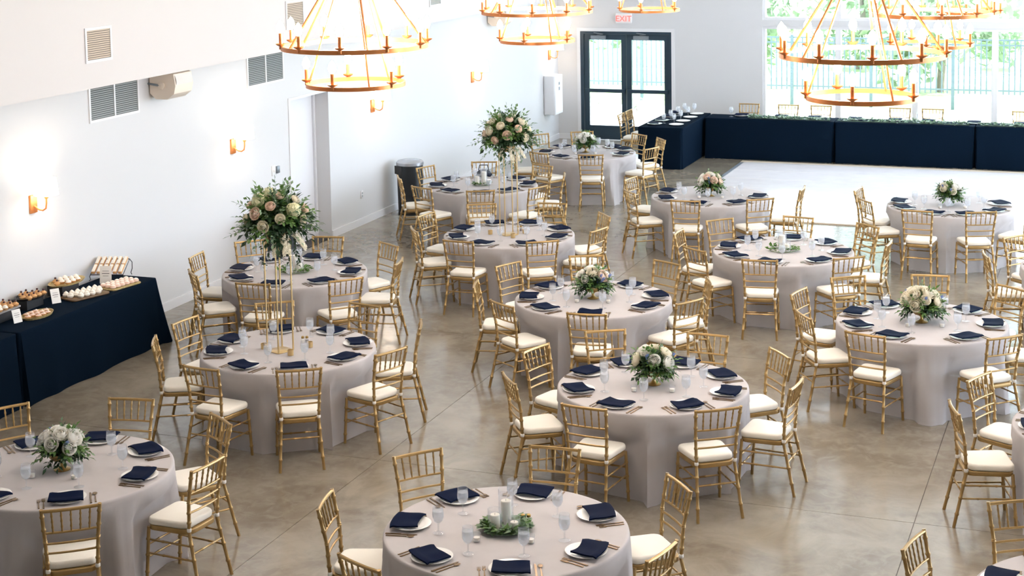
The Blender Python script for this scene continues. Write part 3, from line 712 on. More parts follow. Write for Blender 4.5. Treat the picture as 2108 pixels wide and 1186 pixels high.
def foliage_mesh(m, seed, sprigs, R, L0, leafL, flatten=.7, droop=.25, lo=-.15, nl=9):
    rnd = random.Random(seed); b = MB()
    for _ in range(sprigs):
        a = rnd.random() * 2 * PI; el = rnd.uniform(lo, 1.0); ca = math.sqrt(max(0, 1 - min(1, abs(el)) ** 2))
        d_ = Vector((math.cos(a) * ca, math.sin(a) * ca, el * flatten)).normalized(); L = R * rnd.uniform(L0, 1.0)
        pts = []
        for k in range(nl + 1):
            f = k / nl; pts.append(d_ * L * f + Vector((0, 0, -droop * L * f * f * (1.2 - el))))
        b.tube([pts[0], pts[nl // 2], pts[-1]], [.003, .002, .001], 4, False)
        for k in range(2, nl + 1):
            t_ = (pts[k] - pts[k - 1]).normalized(); sd = t_.orthogonal().normalized(); sd = Matrix.Rotation(rnd.random() * 6.28, 3, t_) @ sd
            for q in ((1, -1) if k < nl else (0,)):
                dd_ = (t_ * .7 + sd * q * .75).normalized()
                leaf(b, pts[k - 1], dd_, Vector((rnd.gauss(0, .4), rnd.gauss(0, .4), 1)), leafL * rnd.uniform(.7, 1.2), leafL * rnd.uniform(.2, .3))
    return b.mesh('foliage', m, False)
def trail_mesh(m, seed, n, L, leafL, spread):
    rnd = random.Random(seed); b = MB()
    for _ in range(n):
        a = rnd.random() * 6.28; p = Vector((math.cos(a) * spread * rnd.random(), math.sin(a) * spread * rnd.random(), 0)); o = Vector((math.cos(a), math.sin(a), 0)) * .04
        ln = L * rnd.uniform(.5, 1); k = int(ln / .022)
        pts = [p + o * (q / max(1, k)) + Vector((rnd.gauss(0, .004), rnd.gauss(0, .004), -q * .022)) for q in range(k + 1)]
        b.tube([pts[0], pts[len(pts) // 2], pts[-1]], .0018, 4, False)
        for q in pts: leaf(b, q, Vector((rnd.gauss(0, 1), rnd.gauss(0, 1), -.7)).normalized(), Vector((rnd.random(), rnd.random(), 1)), leafL, leafL * .28)
    return b.mesh('trailing_foliage', m, False)
def stuff(o): o['kind'] = 'stuff'; return o
def dome(t, n, R, zc, kinds, seed, scl, flatten=.75, lo=-.05):
    rnd = random.Random(seed); g = PI * (3 - math.sqrt(5))
    for i in range(n):
        el = 1 - (i + .5) / n * (1 - lo); a = i * g + seed; ca = math.sqrt(max(0, 1 - el * el))
        d_ = Vector((math.cos(a) * ca, math.sin(a) * ca, el)); p = Vector((d_.x * R, d_.y * R, zc + d_.z * R * flatten)) * 1.0
        kd = kinds[rnd.randrange(len(kinds))]
        rot = d_.to_track_quat('Z', 'Y').to_euler()
        if kd == 'hyd': link('hydrangea', HYD, t, p * .96, rot, scl * rnd.uniform(.75, 1.0))
        else: link('rose', ROSES[kd][i % 2], t, p, rot, scl * rnd.uniform(.75, 1.2))
FOL = [foliage_mesh('leaf_green', 5, 44, .25, .6, .052), foliage_mesh('leaf_dark', 8, 40, .22, .6, .055, lo=-.3), foliage_mesh('leaf_sage', 12, 18, .27, .7, .045, .9)]
bowl_m = MB().lathe([(0, 0), (.062, 0), (.064, .006), (.030, .016), (.014, .035), (.014, .055), (.030, .068), (.075, .085), (.100, .115), (.106, .14), (.100, .14), (.07, .10), (0, .085)], 28).mesh('compote_bowl', 'brass')
glassvase_m = MB().lathe([(0, 0), (.055, 0), (.060, .01), (.060, .10), (.075, .15), (.072, .15), (.055, .10), (.055, .015), (0, .012)], 24).mesh('vase', 'clear_glass')
def bowl_flowers(n, label, rz, blue=3, s=1., vase='bowl', dx=0, dy=0, kinds=('rose_cream', 'rose_white', 'rose_white', 'rose_blush'), cnt=9):
    cx, cy, _ = TABLES[n]; t = thing('floral_centerpiece', label, 'flowers', (cx + dx, cy + dy, Zt), rz, 'low flower arrangements'); rnd = random.Random(hash(n) % 99 if False else int(n[1:]) * 7)
    link('compote_bowl' if vase == 'bowl' else 'vase', bowl_m if vase == 'bowl' else glassvase_m, t)
    for k, (m, z) in enumerate(zip(FOL, (.16, .15, .17))):
        stuff(link('foliage', m, t, (0, 0, z), (0, 0, rnd.random() * 6), s * (1.08, 1.05, 1.0)[k]))
    dome(t, cnt, .175 * s, .185, kinds, int(n[1:]), 1.15 * s, .85, .15)
    for k in range(blue):
        a = rnd.random() * 6.28 if k else 2.6; link('delphinium', DEL, t, (.07 * math.cos(a), .07 * math.sin(a), .17), (0, rnd.uniform(.5, 1.0), a), s)
    return t
bowl_flowers('T2', 'white roses and blue sprigs in gold bowl on bottom-left table', 1.0, 4, .95, kinds=('rose_white',), cnt=10)
bowl_flowers('T5', 'white roses with blue delphinium in gold bowl on the central table', 3.9, 5, 1.0)
bowl_flowers('T6', 'cream roses and blue sprigs in gold bowl on front right-of-centre table', 2.0, 4, 1.0, kinds=('rose_cream', 'rose_white'), cnt=8, dy=.03)
bowl_flowers('T13', 'cream rose mound with blue sprigs in gold bowl on large right-hand table', .4, 3, 1.08, kinds=('rose_cream',), cnt=13)
bowl_flowers('T9', 'white flowers in a gold bowl on the farthest table by the doors', .2, 1, .95, kinds=('rose_white',))
bowl_flowers('T10', 'blush and white flowers in low vase on table left of dance floor', 2.2, 1, .95, kinds=('rose_blush', 'rose_cream', 'rose_white'))
bowl_flowers('T12', 'white flowers in clear glass vase on table right of dance floor', 1.4, 4, .95, 'glass', kinds=('rose_white', 'rose_cream'))
bowl_flowers('T14', 'white flowers in gold bowl on the table cut by right edge', .8, 2, .95)
bowl_flowers('T16', 'white flowers on the far table cut by the right edge', .8, 2, .95)

# tall gold stands and the big arrangements on them
TF = [foliage_mesh('leaf_green', 21, 90, .44, .55, .062, .95, .22, -.2, 10), foliage_mesh('leaf_dark', 22, 100, .36, .5, .075, .9, .3, -.35, 9), foliage_mesh('leaf_sage', 23, 34, .50, .75, .045, .9, .25, -.25, 12)]
TR = trail_mesh('leaf_dark', 3, 10, .42, .045, .20); TRS = trail_mesh('leaf_sage', 7, 9, .42, .045, .20)
def tall(n, rz, where, dark, dx=0., dy=0., kinds=('rose_cream', 'hyd', 'rose_white', 'rose_blush', 'rose_cream')):
    cx, cy, _ = TABLES[n]; cx += dx; cy += dy
    s = thing('flower_stand', 'tall thin gold flower stand on the ' + where, 'stand', (cx, cy, Zt), rz, 'tall gold flower stands'); H = 1.085; w = .088
    link('base_plate', rbox(.20, .20, .008, .001, 1, 'bp', 'stand_gold'), s)
    for sx in (-1, 1):
        for sy in (-1, 1): link('post', MB().box(sx * w - .006, sx * w + .006, sy * w - .006, sy * w + .006, .008, H).mesh('post', 'stand_gold', False), s)
    link('top_plate', rbox(.20, .20, .008, .001, 1, 'tp', 'stand_gold'), s, (0, 0, H))
    t = thing('tall_floral_arrangement', 'large cream and blush bouquet atop the stand on ' + where, 'flowers', (cx, cy, Zt + H + .009), rz + .3, 'tall flower arrangements')
    link('liner_bowl', MB().lathe([(0, 0), (.09, 0), (.11, .06), (.10, .06), (0, .02)], 20).mesh('lb', 'stand_gold'), t)
    for k, m in enumerate(TF): stuff(link('foliage', m, t, (0, 0, .20 - .02 * k), (0, 0, k * 2.0), (1.1, 1.1, 1.0)))
    dome(t, 22, .30, .20, kinds, 5 + int(n[1:]), 1.0, .85, -.25)
    stuff(link('trailing_foliage', TR if dark else TRS, t, (0, 0, .12)))
    rnd = random.Random(int(n[1:]))
    for k in range(7):
        a = 4.5 + rnd.uniform(-.9, .9); link('snapdragon', SNAP, t, (.16 * math.cos(a), .16 * math.sin(a), .10), (0, 2.6 + rnd.uniform(-.3, .4), a), 1.1)
    return t
tall('T3', math.radians(45 + 20.8), 'table beside the buffet', True, -.05, -.07)
tall('T7', math.radians(20.8 + 22), 'farther tall-flower table', False, .0, .0, ('rose_blush', 'rose_cream', 'rose_cream'))

# candles, wreaths and small table items
def cyl_glass(r_, h): return MB().lathe([(0, .001), (r_, .001), (r_, h), (r_ - .003, h), (r_ - .003, .006), (0, .006)], 24).mesh('glass', 'clear_glass')
def candle(label, x, y, r_, h, gh, group='pillar candles'):
    g = tag(link('hurricane_glass', cyl_glass(r_ + .016, gh), None, (x, y, Zt)), 'glass cylinder around ' + label, 'glass vase', 'candle glass cylinders')
    c = thing('pillar_candle', label, 'candle', (x, y, Zt + .007), 0, group)
    link('wax', MB().lathe([(0, 0), (r_, 0), (r_, h - .004), (r_ - .004, h), (r_ - .012, h - .002), (0, h - .006)], 20).mesh('wax', 'wax'), c)
    link('wick', MB().tube([(0, 0, h - .006), (.001, 0, h + .008)], .0012, 5).mesh('wick', 'wick'), c)
def off(n, right, fwd):
    cx, cy, _ = TABLES[n]; return cx + .9347 * right - .355 * fwd, cy + .355 * right + .9347 * fwd
for n, w, lst in (('T1', 'front candle-wreath table', ((.0, .09, .036, .17, .26, 'tall white pillar candle'), (-.075, -.02, .034, .115, .16, 'middle-height white pillar candle'), (.055, -.055, .028, .075, .11, 'short white pillar candle'))),
                  ('T4', 'candle table behind the nearer tall flowers', ((.0, .08, .036, .17, .24, 'tall ivory candle'), (.06, -.04, .034, .10, .15, 'short ivory candle'))),
                  ('T8', 'far-left candle table', ((.03, .05, .036, .19, .25, 'tall ivory candle'), (-.07, .0, .034, .13, .17, 'short ivory candle'))),
                  ('T11', 'candle table right of centre', ((.0, .07, .036, .17, .23, 'tall ivory candle'), (.03, -.07, .034, .09, .14, 'short ivory candle'))),
                  ('T15', 'table at the bottom right corner', ((.0, .07, .036, .17, .23, 'tall ivory candle'),))):
    for (rx, fy, r_, h, gh, lab) in lst:
        x, y = off(n, rx, fy); candle('%s on %s' % (lab, w), x, y, r_, h, gh)
def wreath_mesh(m, seed, R, n, L, part=1.0):
    rnd = random.Random(seed); b = MB()
    for k in range(n):
        a = rnd.random() * 2 * PI * part; rr = R * rnd.uniform(.75, 1.12)
        p = Vector((math.cos(a) * rr, math.sin(a) * rr * .85, .012 + rnd.random() * .035)); d_ = Vector((math.cos(a + rnd.gauss(0, 1.1)), math.sin(a + rnd.gauss(0, 1.1)), rnd.uniform(.12, .6))).normalized()
        leaf(b, p, d_, Vector((rnd.gauss(0, .3), rnd.gauss(0, .3), 1)), L * rnd.uniform(.7, 1.2), L * rnd.uniform(.28, .4))
    b.lathe([(R * .96, .008), (R, .014), (R * 1.02, .008), (R * .96, .008)], 24, (0, 0, 0), 1, .85)
    return b.mesh('foliage', m, False)
for n, m, R, k, L, lab in (('T1', 'leaf_sage', .14, 230, .065, 'grey-green leafy wreath around the candles on the front table'), ('T4', 'leaf_green', .17, 130, .055, 'green leaf sprigs around the candles behind the nearer tall flowers'),
                           ('T8', 'leaf_green', .12, 110, .05, 'green leaf ring around the candles on the far-left table'), ('T11', 'leaf_green', .16, 70, .06, 'sparse green sprigs round the candles on table right of centre'),
                           ('T15', 'leaf_green', .15, 110, .055, 'green leaf ring on the table at the bottom right corner')):
    x, y = off(n, 0, 0); w = thing('greenery_wreath', lab, 'greenery', (x, y, Zt), .36, 'candle wreaths'); stuff(link('foliage', wreath_mesh(m, int(n[1:]), R, k, L), w))
    if n == 'T1': stuff(link('foliage', wreath_mesh('leaf_green', 77, R * .9, 110, L), w))
vot_g = MB().lathe([(0, .001), (.024, .001), (.029, .06), (.027, .06), (.022, .005), (0, .005)], 16).mesh('votive_cup', 'clear_glass')
vot_gold = MB().lathe([(0, .001), (.028, .001), (.030, .055), (.027, .055), (.025, .006), (0, .006)], 16).mesh('votive_cup', 'stand_gold')
vot_w = MB().lathe([(0, .006), (.021, .006), (.023, .030), (0, .030)], 14).mesh('wax', 'wax')
for n, gold in (('T1', 0), ('T2', 0), ('T5', 0), ('T6', 0), ('T13', 0), ('T9', 0), ('T10', 0), ('T12', 0), ('T3', 1), ('T7', 1)):
    for k, (rx, fy, word) in enumerate(((-.18, -.17, 'left'), (.15, -.21, 'right')) if not gold else ((-.24, .02, 'left'), (.20, .05, 'right'), (.05, -.22, 'front'))):
        if n == 'T1': rx, fy = rx * 1.1, fy * 1.1
        x, y = off(n, rx, fy)
        v = tag(link('votive_candle', vot_gold if gold else vot_g, None, (x, y, Zt)), ('small gold votive cup, %s one on %s' if gold else 'small glass votive candle, %s one on %s') % (word, DESC[n]), 'votive', 'votive candles')
        link('wax', vot_w, v)
shk = MB().lathe([(0, 0), (.017, 0), (.018, .04), (.013, .055)], 14).mesh('shaker', 'clear_glass'); shc = MB().lathe([(.0145, .052), (.015, .068), (.008, .074), (0, .075)], 14).mesh('cap', 'brass'); shs = MB().lathe([(0, .003), (.015, .003), (.0155, .035), (0, .035)], 12).mesh('filling', 'cream'); shp = MB().lathe([(0, .003), (.015, .003), (.0155, .035), (0, .035)], 12).mesh('filling', 'bark')
for n in ('T1', 'T3', 'T5', 'T6', 'T7', 'T13'):
    for k, (rx, nm) in enumerate(((.115, 'salt_shaker'), (.155, 'pepper_shaker'))):
        x, y = off(n, rx, .10 if n == 'T1' else .19); s = tag(link(nm, shk, None, (x, y, Zt)), 'small glass %s on %s' % (nm.replace('_', ' '), DESC[n]), 'shaker', 'salt and pepper shakers')
        link('cap', shc, s); link('filling', (shs, shp)[k], s)

# ------------------------------------------------------------------ rectangular draped tables
def rect_cloth(x0, x1, y0, y1, h, seed, flare=.05, amp=.04, sides='NSEW', m='navy_cloth', r_=.03):
    """floor-length cloth over a rectangular table; folds grow towards the hem"""
    per = []
    def seg(ax, ay, bx, by, nx, ny):
        L = math.hypot(bx - ax, by - ay); k = max(2, int(L / .035))
        for i in range(k): per.append((ax + (bx - ax) * i / k, ay + (by - ay) * i / k, nx, ny))
    def cor(cx, cy, a0):
        for i in range(7): a = a0 + PI / 2 * i / 6; per.append((cx + r_ * math.cos(a), cy + r_ * math.sin(a), math.cos(a), math.sin(a)))
    seg(x0 + r_, y0, x1 - r_, y0, 0, -1); cor(x1 - r_, y0 + r_, -PI / 2)
    seg(x1, y0 + r_, x1, y1 - r_, 1, 0); cor(x1 - r_, y1 - r_, 0)
    seg(x1 - r_, y1, x0 + r_, y1, 0, 1); cor(x0 + r_, y1 - r_, PI / 2)
    seg(x0, y1 - r_, x0, y0 + r_, -1, 0); cor(x0 + r_, y0 + r_, PI)
    N = len(per); rnd = random.Random(seed); ph = [rnd.random() * 6 for _ in range(3)]
    rows = [(-.012, h, 0), (-.002, h - .001, 0), (.002, h - .008, 0)] + [(0, h * (1 - t), t) for t in (.06, .15, .3, .45, .6, .75, .88, .994)]
    b = MB(); s = 0; S = []
    for i in range(N):
        S.append(s); q = per[(i + 1) % N]; s += math.hypot(q[0] - per[i][0], q[1] - per[i][1])
    for o, z, t in rows:
        for i, (x, y, nx, ny) in enumerate(per):
            w = S[i]; f = (.5 + .5 * math.sin(w * 9 + ph[0] + math.sin(w * 2.3 + ph[1]))) ** 2 * .6 + (.5 + .5 * math.sin(w * 5.1 + ph[2])) ** 2 * .4
            cn = abs(nx * ny) * 2
            side = 'E' if nx > .7 else 'W' if nx < -.7 else 'N' if ny > .7 else 'S'
            k = 1 if side in sides else .05
            if cn > .05: k = min(1 if ('E' if nx > 0 else 'W') in sides else .05, 1 if ('N' if ny > 0 else 'S') in sides else .05)
            d_ = o + k * ((flare * t + .004) + amp * (f - .3) * t ** 1.4 + .10 * cn * t ** 1.3) * (t > 0)
            b.v.append((x + nx * d_, y + ny * d_, z))
    R_ = len(rows)
    for i in range(R_ - 1):
        for j in range(N): b.f.append((i * N + (j + 1) % N, i * N + j, (i + 1) * N + j, (i + 1) * N + (j + 1) % N))
    b.f.append(tuple(range(N)))
    return b.mesh('tablecloth', m, True, 60)
def rect_table(label, clabel, x0, x1, y0, y1, seed, **kw):
    cx, cy = (x0 + x1) / 2, (y0 + y1) / 2; w, d_ = (x1 - x0) / 2, (y1 - y0) / 2
    t = thing('folding_table', label, 'table', (cx, cy, 0))
    link('tabletop', box(-w + .012, w - .012, -d_ + .012, d_ - .012, .72, TOP - .004, 'table_board'), t)
    for sx in (-1, 1):
        for sy in (-1, 1): link('leg', MB().tube([(sx * (w - .16), sy * (d_ - .08), 0), (sx * (w - .16), sy * (d_ - .08), .72)], .015, 8).mesh('leg', 'table_steel'), t)
    tag(link('tablecloth', rect_cloth(-w, w, -d_, d_, TOP, seed, **kw), None, (cx, cy, 0)), clabel, 'tablecloth', 'dark navy tablecloths')
BX0, BX1 = XL + .10, -10.41
rect_table('dessert buffet table under dark cloth along the left wall', 'navy floor-length cloth on the dessert buffet holding the pastry trays', BX0, BX1, 13.20, 15.70, 5, flare=.06, amp=.05, sides='NE')
rect_table('second buffet table at the left edge of the photo', 'navy cloth on the second buffet table at the left edge', BX0, BX1, 10.68, 13.17, 6, flare=.05, amp=.05, sides='E')
HY0, HY1 = 30.34, 30.95
rect_table('head table side arm beside the double doors', 'navy cloth on the side arm of the head table by the doors', -8.50, -7.64, 28.86, 31.06, 7, flare=.05, amp=.05, sides='S')
rect_table('long head table section left, below first window bay', 'navy cloth on the left section of the long head table', -7.59, -5.11, HY0, HY1, 8, flare=.10, amp=.03, sides='S')
rect_table('long head table section in the middle', 'navy cloth on the middle section of the long head table', -5.09, -2.56, HY0, HY1, 9, flare=.10, amp=.03, sides='S')
rect_table('long head table section at right edge', 'navy cloth on the right section of the long head table', -2.54, 0.0, HY0, HY1, 10, flare=.10, amp=.03, sides='S')
ord_ = ['first', 'second', 'third', 'fourth', 'fifth', 'sixth', 'seventh']
for i, x in enumerate((-6.96, -6.18, -5.54, -4.03, -3.42, -1.77)):
    chair('gold chair behind the long head table, %s from the left' % ord_[i], x, 31.45 - .246, PI, 'head table chairs')
for i, y in enumerate((29.40, 29.92)):
    chair('gold chair left of the head table side arm, %s one' % ['nearer', 'farther'][i], -8.99 + .246, y, -PI / 2, 'head table chairs')
# head table settings, glasses and garland
for i, x in enumerate((-6.96, -6.18, -5.54, -4.78, -4.03, -3.42, -2.6, -1.77)):
    w = 'at head table, %s place from left' % (ord_ + ['eighth'])[i]
    tag(link('dinner_plate', plate_m, None, (x, HY1 - .2, Zt)), 'white plate ' + w, 'plate', 'dinner plates')
    tag(link('napkin', napkins[i % 4], None, (x, HY1 - .2, Zt), (0, 0, PI)), 'navy napkin ' + w, 'napkin', 'navy napkins')
    g = tag(link('water_goblet', gob_m, None, (x - .17, HY1 - .33, Zt), (0, 0, 0), 1.1), 'glass goblet ' + w, 'goblet', 'water goblets'); link('water', wat_m, g)
for i, y in enumerate((29.25, 29.75, 30.3, 30.8)):
    for j, (x, rz, sd) in enumerate(((-8.28, -PI / 2, 'left'), (-7.86, PI / 2, 'right'))):
        w = 'on head table side arm, %s place from front, %s side' % (ord_[i], sd)
        tag(link('dinner_plate', plate_m, None, (x, y, Zt), (0, 0, rz)), 'white plate ' + w, 'plate', 'dinner plates')
        g = tag(link('water_goblet', gob_m, None, (-8.15 + .2 * j, y + .17, Zt), (0, 0, 0), 1.1), 'glass goblet ' + w, 'goblet', 'water goblets'); link('water', wat_m, g)
        if j == 0: tag(link('napkin', napkins[i % 4], None, (x, y, Zt), (0, 0, rz)), 'navy napkin ' + w, 'napkin', 'navy napkins')
for i, (xa, xb) in enumerate(((-6.75, -5.2), (-5.0, -2.66), (-2.44, -.1))):
    b = MB(); rnd = random.Random(i + 40)
    b.tube([(xa, HY0 + .10, TOP + .012), ((xa + xb) / 2, HY0 + .13, TOP + .012), (xb, HY0 + .10, TOP + .012)], .006, 5)
    for _ in range(int((xb - xa) * 150)):
        x = rnd.uniform(xa, xb); p = Vector((x, HY0 + .10 + rnd.gauss(0, .045), TOP + .014 + rnd.random() * .05))
        p.y = max(p.y, HY0 + .01)
        leaf(b, p, Vector((rnd.gauss(0, 1), rnd.gauss(0, .7), rnd.uniform(.0, .5))).normalized(), Vector((rnd.gauss(0, .3), rnd.gauss(0, .3), 1)), .075, .019)
    g = thing('leaf_garland', 'blue-green leaf garland along the front edge of head table, ' + ['left section', 'middle section', 'right section'][i], 'garland', ((xa + xb) / 2, HY0 + .1, TOP), 0, 'head table garlands')
    m_ = b.mesh('foliage', 'leaf_sage', False); m_.transform(Matrix.Translation((-(xa + xb) / 2, -(HY0 + .1), -TOP))); stuff(link('foliage', m_, g))

# ------------------------------------------------------------------ dessert buffet
def choux(seed=1): return MB().lathe([(0, 0), (.018, 0), (.026, .006), (.028, .016), (.022, .026), (.010, .032), (0, .033)], 14)
tart_b = MB().lathe([(0, 0), (.019, 0), (.028, .016), (.029, .019), (.026, .019), (0, .015)], 14).mesh('tart_shell', 'choux')
tart_c = MB().lathe([(.026, .017), (.022, .026), (.012, .034), (0, .038)], 14).mesh('filling', 'choux'); tart_w = MB().lathe([(.026, .017), (.022, .028), (.012, .038), (0, .043)], 14).mesh('filling', 'cream')
tart_p = MB().lathe([(.026, .017), (.022, .022), (.012, .025), (0, .026)], 14).mesh('filling', 'pink_icing')
ber = MB().lathe([(0, -.009), (.007, -.006), (.0095, 0), (.007, .007), (0, .009)], 10).mesh('berry', 'berry')
mer_m = MB().lathe([(0, 0), (.024, 0), (.033, .010), (.034, .022), (.024, .032), (.026, .036), (.014, .048), (0, .058)], 14).mesh('meringue', 'cream')
puf_m = MB().lathe([(0, 0), (.022, 0), (.032, .008), (.033, .02), (.026, .034), (.012, .042), (0, .044)], 14).mesh('cream_puff', 'pink_icing')
puf_t = MB().lathe([(.030, .026), (.024, .036), (.010, .044), (0, .046)], 14).mesh('icing', 'cream')
ecl_m = rbox(.045, .15, .034, .012, 3, 'eclair', 'choux'); ecl_i = rbox(.036, .135, .010, .004, 2, 'icing', 'cream')
def pastry(kind, p, lab, grp, rz=0., par=None):
    if kind in ('berry_tart', 'plain_tart', 'pink_tart', 'white_tart'):
        o = tag(link('fruit_tartlet' if kind != 'white_tart' else 'cream_tartlet', tart_b, None, p, (0, 0, rz), 1.25), lab, 'tartlet', grp)
        link('filling', {'berry_tart': tart_c, 'plain_tart': tart_c, 'pink_tart': tart_p, 'white_tart': tart_w}[kind], o)
        if kind == 'berry_tart': link('berry', ber, o, (0, 0, .044), (0, 0, 0), 1.1)
        if kind == 'pink_tart': link('cream_dot', ber_w, o, (.006, 0, .027))
    elif kind == 'meringue': o = tag(link('meringue', mer_m, None, p, (0, 0, rz), 1.1), lab, 'meringue', grp)
    elif kind == 'puff':
        o = tag(link('cream_puff', puf_m, None, p, (0, 0, rz), 1.05), lab, 'cream puff', grp); link('icing', puf_t, o)
    return o
ber_w = MB().lathe([(0, -.006), (.008, -.003), (.009, .002), (0, .007)], 8).mesh('dot', 'cream')
row_w = ['front row', 'second row', 'third row', 'fourth row']
def tray_oval(name, lab, c, a, b_, m, rz, h=.02, z=None):
    return tag(link(name, MB().lathe([(0, 0), (.92, 0), (1.0, h), (.96, h), (.88, .006), (0, .006)], 36, (0, 0, 0), a, b_).mesh('tray', m), None, (c[0], c[1], z if z is not None else Zt), (0, 0, rz)), lab, 'tray', 'pastry trays')
def riser(lab, c, w, d_, h, rz=0.):
    t = thing('tray_riser', lab, 'riser', (c[0], c[1], Zt), rz, 'black tray risers')
    link('top', box(-w / 2, w / 2, -d_ / 2, d_ / 2, h - .012, h, 'iron_black'), t); link('front_panel', box(w / 2 - .012, w / 2, -d_ / 2, d_ / 2, 0, h - .012, 'iron_black'), t)
    link('side_panel', box(-w / 2, w / 2 - .012, -d_ / 2, -d_ / 2 + .012, 0, h - .012, 'iron_black'), t); link('side_panel', box(-w / 2, w / 2 - .012, d_ / 2 - .012, d_ / 2, 0, h - .012, 'iron_black'), t)
# tilted eclair rack on iron feet
RC = (-10.92, 15.53)
t = thing('eclair_rack', 'black iron rack holding rows of iced eclairs at the buffet end', 'rack', (RC[0], RC[1], Zt), .30)
tl = math.radians(24)
def tp(x, y, z): return (x, y * math.cos(tl) - z * math.sin(tl), .13 + y * math.sin(tl) + z * math.cos(tl))
b = MB(); hw, hd = .19, .15
b.tube([tp(-hw, -hd, 0), tp(hw, -hd, 0), tp(hw, hd, 0), tp(-hw, hd, 0), tp(-hw, -hd, 0)], .006, 6)
for k in range(6): b.tube([tp(-hw + .38 * k / 5, -hd, -.002), tp(-hw + .38 * k / 5, hd, -.002)], .003, 5)
link('tray_frame', b.mesh('fr', 'iron_black'), t)
for sx in (-1, 1):
    link('scroll_foot', MB().tube([tp(sx * hw, -hd, 0), (sx * (hw + .01), -hd + .01, .05), (sx * (hw - .008), -hd - .01, .02), (sx * (hw + .01), -hd - .005, .005)], .005, 6).mesh('ft', 'iron_black'), t)
    link('scroll_foot', MB().tube([tp(sx * hw, hd, 0), (sx * (hw + .02), hd + .01, .15), (sx * (hw + .025), hd - .01, .08), (sx * (hw + .005), hd, .03), (sx * (hw + .015), hd, .005)], .005, 6).mesh('ft', 'iron_black'), t)
Rz = Matrix.Rotation(.30, 4, 'Z'); Rt = Matrix.Rotation(tl, 4, 'X'); er = (Rz @ Rt).to_euler()
for k in range(6):
    for j in range(2):
        p = Matrix.Translation((RC[0], RC[1], Zt)) @ Rz @ Vector(tp(-.157 + .0628 * k, -.077 + .155 * j, .007))
        o = tag(link('eclair', ecl_m, None, p, er), 'iced eclair on the iron rack, %s from left, %s row' % (ord_[k], ['lower', 'upper'][j]), 'eclair', 'eclairs'); link('icing', ecl_i, o, (0, 0, .03))
def card(lab, c, w, h, rz, lean=.35, z=0):
    t = thing('menu_card', lab, 'card', (c[0], c[1], Zt + z), rz, 'menu cards')
    cb = MB().box(-w / 2, w / 2, -.0015, .0015, 0, h); m_ = cb.mesh('card', 'paper', False)
    link('card', m_, t, (0, 0, .004), (-lean, 0, 0)); link('print', MB().box(-w * .32, w * .32, -.0022, -.0016, h * .55, h * .60).box(-w * .25, w * .25, -.0022, -.0016, h * .42, h * .45).box(-w * .28, w * .28, -.0022, -.0016, h * .7, h * .73).mesh('p', 'ink', False), t, (0, 0, .004), (-lean, 0, 0))
    link('easel_back', MB().box(-w * .15, w * .15, h * math.sin(lean) * .9 - .002 + .03, h * math.sin(lean) * .9 + .03, 0, .003).tube([(0, h * .75 * math.sin(lean), h * .75 * math.cos(lean)), (0, h * math.sin(lean) * .9 + .03, 0)], .003, 4).mesh('e', 'paper', False), t)
card('tall white menu card standing in front of the eclair rack', (-10.80, 15.26), .135, .20, .30, .12)
card('white menu card leaning beside the black riser on the buffet', (-10.78, 14.33), .10, .16, 1.0, .4)
card('narrow white card at the near left of the buffet', (-10.66, 13.52), .10, .14, 1.25, .3)
card('small white card under the raised oval platter', (-10.93, 14.62), .07, .06, .9, .3)
# puff tray (right), meringue tray (front)
tr = tag(link('wooden_tray', rbox(.46, .26, .018, .004, 1, 'tray', 'basket'), None, (-10.585, 15.22, Zt), (0, 0, 1.40)), 'shallow tray of pale cream puffs at the right end of the buffet', 'tray', 'pastry trays')
for i in range(6):
    for j in range(3):
        p = Matrix.Translation((-10.585, 15.22, Zt + .018)) @ Matrix.Rotation(1.40, 4, 'Z') @ Vector((-.18 + .072 * i, -.075 + .075 * j, .0005))
        pastry('puff', p, 'cream puff on right-end tray, %s column, %s' % (ord_[i], row_w[j]), 'cream puffs')
tag(link('wooden_tray', rbox(.50, .27, .022, .004, 1, 'tray', 'wood_tray'), None, (-10.68, 14.70, Zt), (0, 0, 1.25)), 'dark wooden tray of white meringues in the middle of the buffet', 'tray', 'pastry trays')
for i in range(6):
    for j in range(3):
        if (i, j) in ((5, 0), (0, 0)): continue
        p = Matrix.Translation((-10.68, 14.70, Zt + .0225)) @ Matrix.Rotation(1.25, 4, 'Z') @ Vector((-.19 + .076 * i, -.08 + .08 * j, 0))
        pastry('meringue', p, 'white meringue on dark tray, %s column, %s' % (ord_[i], row_w[j]), 'meringues')
# raised platters
riser('black riser under the oval platter at the back of the buffet', (-10.98, 14.72), .20, .30, .12)
tray_oval('oval_platter', 'gold oval platter of white tartlets raised on a black riser', (-10.96, 14.76), .15, .27, 'basket', 0, .02, Zt + .121)
for i in range(5):
    for j in range(3):
        x = -.085 + .085 * j; y = -.17 + .085 * i
        if abs(i - 2) == 2 and j != 1: continue
        k = 'berry_tart' if i == 0 or (i == 1 and j == 0) else 'white_tart'
        pastry(k, (-10.96 + x, 14.76 + y, Zt + .1275), '%s tartlet on raised oval platter, %s along, %s' % ('berry' if k[0] == 'b' else 'white', ord_[i], row_w[2 - j]), 'platter tartlets')
riser('black riser under the berry tartlet tray at the back of the buffet', (-11.0, 14.12), .20, .28, .10)
tray_oval('round_tray', 'dark tray of berry tartlets raised on black riser', (-10.98, 14.14), .14, .20, 'iron_black', 0, .02, Zt + .101)
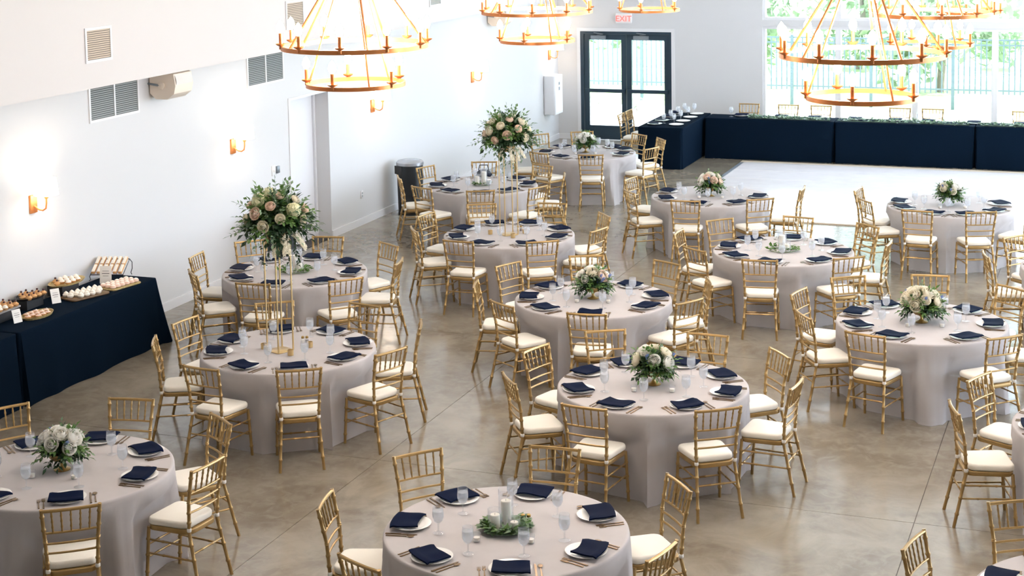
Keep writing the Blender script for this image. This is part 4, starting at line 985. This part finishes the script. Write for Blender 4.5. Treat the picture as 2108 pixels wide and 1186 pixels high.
for i in range(4):
    for j in range(3):
        if i in (0, 3) and j == 0: continue
        pastry('berry_tart', (-10.98 - .082 + .082 * j, 14.14 - .122 + .082 * i, Zt + .1075), 'berry-topped tartlet on raised dark tray, %s along, %s' % (ord_[i], row_w[2 - j]), 'berry tartlets')
tray_oval('oval_platter', 'gold oval platter of pink tartlets at the front of the buffet', (-10.66, 13.83), .135, .225, 'basket', .05, .025)
for i in range(5):
    for j in range(3):
        if i in (0, 4) and j != 1: continue
        pastry('pink_tart', (-10.66 - .076 + .076 * j, 13.83 - .152 + .076 * i, Zt + .0065), 'pink tartlet on front oval platter, %s along, %s' % (ord_[i], row_w[2 - j]), 'pink tartlets')
riser('black riser under the tray at the left end of the buffet', (-10.95, 13.56), .22, .40, .10)
tag(link('slate_tray', rbox(.24, .46, .014, .003, 1, 'tray', 'slate_grey'), None, (-10.93, 13.56, Zt + .1005)), 'grey slate tray of mixed tartlets at the left end of buffet', 'tray', 'pastry trays')
for i in range(5):
    for j in range(3):
        k = 'berry_tart' if i >= 3 or j == 0 else 'white_tart'
        pastry(k, (-10.93 - .078 + .078 * j, 13.56 - .17 + .085 * i, Zt + .115), '%s tartlet on grey slate tray, %s along, %s' % ('berry' if k[0] == 'b' else 'white', ord_[i], row_w[2 - j]), 'slate tray tartlets')

# dark bag lying on the far chair seat of the far-left candle table
t = thing('dark_bag', 'dark bundled bag on the far seat of the far-left candle table', 'bag', (-9.352, 23.235, .515), .35)
rb = MB(); rn = random.Random(3)
rb.grid(14, 9, lambda u_, v_: (.15 * math.cos(2 * PI * u_) * math.sin(PI * v_) * (1 + .12 * math.sin(5 * 2 * PI * u_)), .12 * math.sin(2 * PI * u_) * math.sin(PI * v_), .17 - .17 * math.cos(PI * v_) + .02 * math.sin(7 * u_ * 2 * PI) * math.sin(PI * v_)))
link('body', rb.mesh('bag', 'bag_dark'), t); link('strap', MB().tube([(-.08, 0, .32), (-.06, 0, .40), (.06, 0, .40), (.08, 0, .32)], .008, 6).mesh('strap', 'bag_dark'), t)
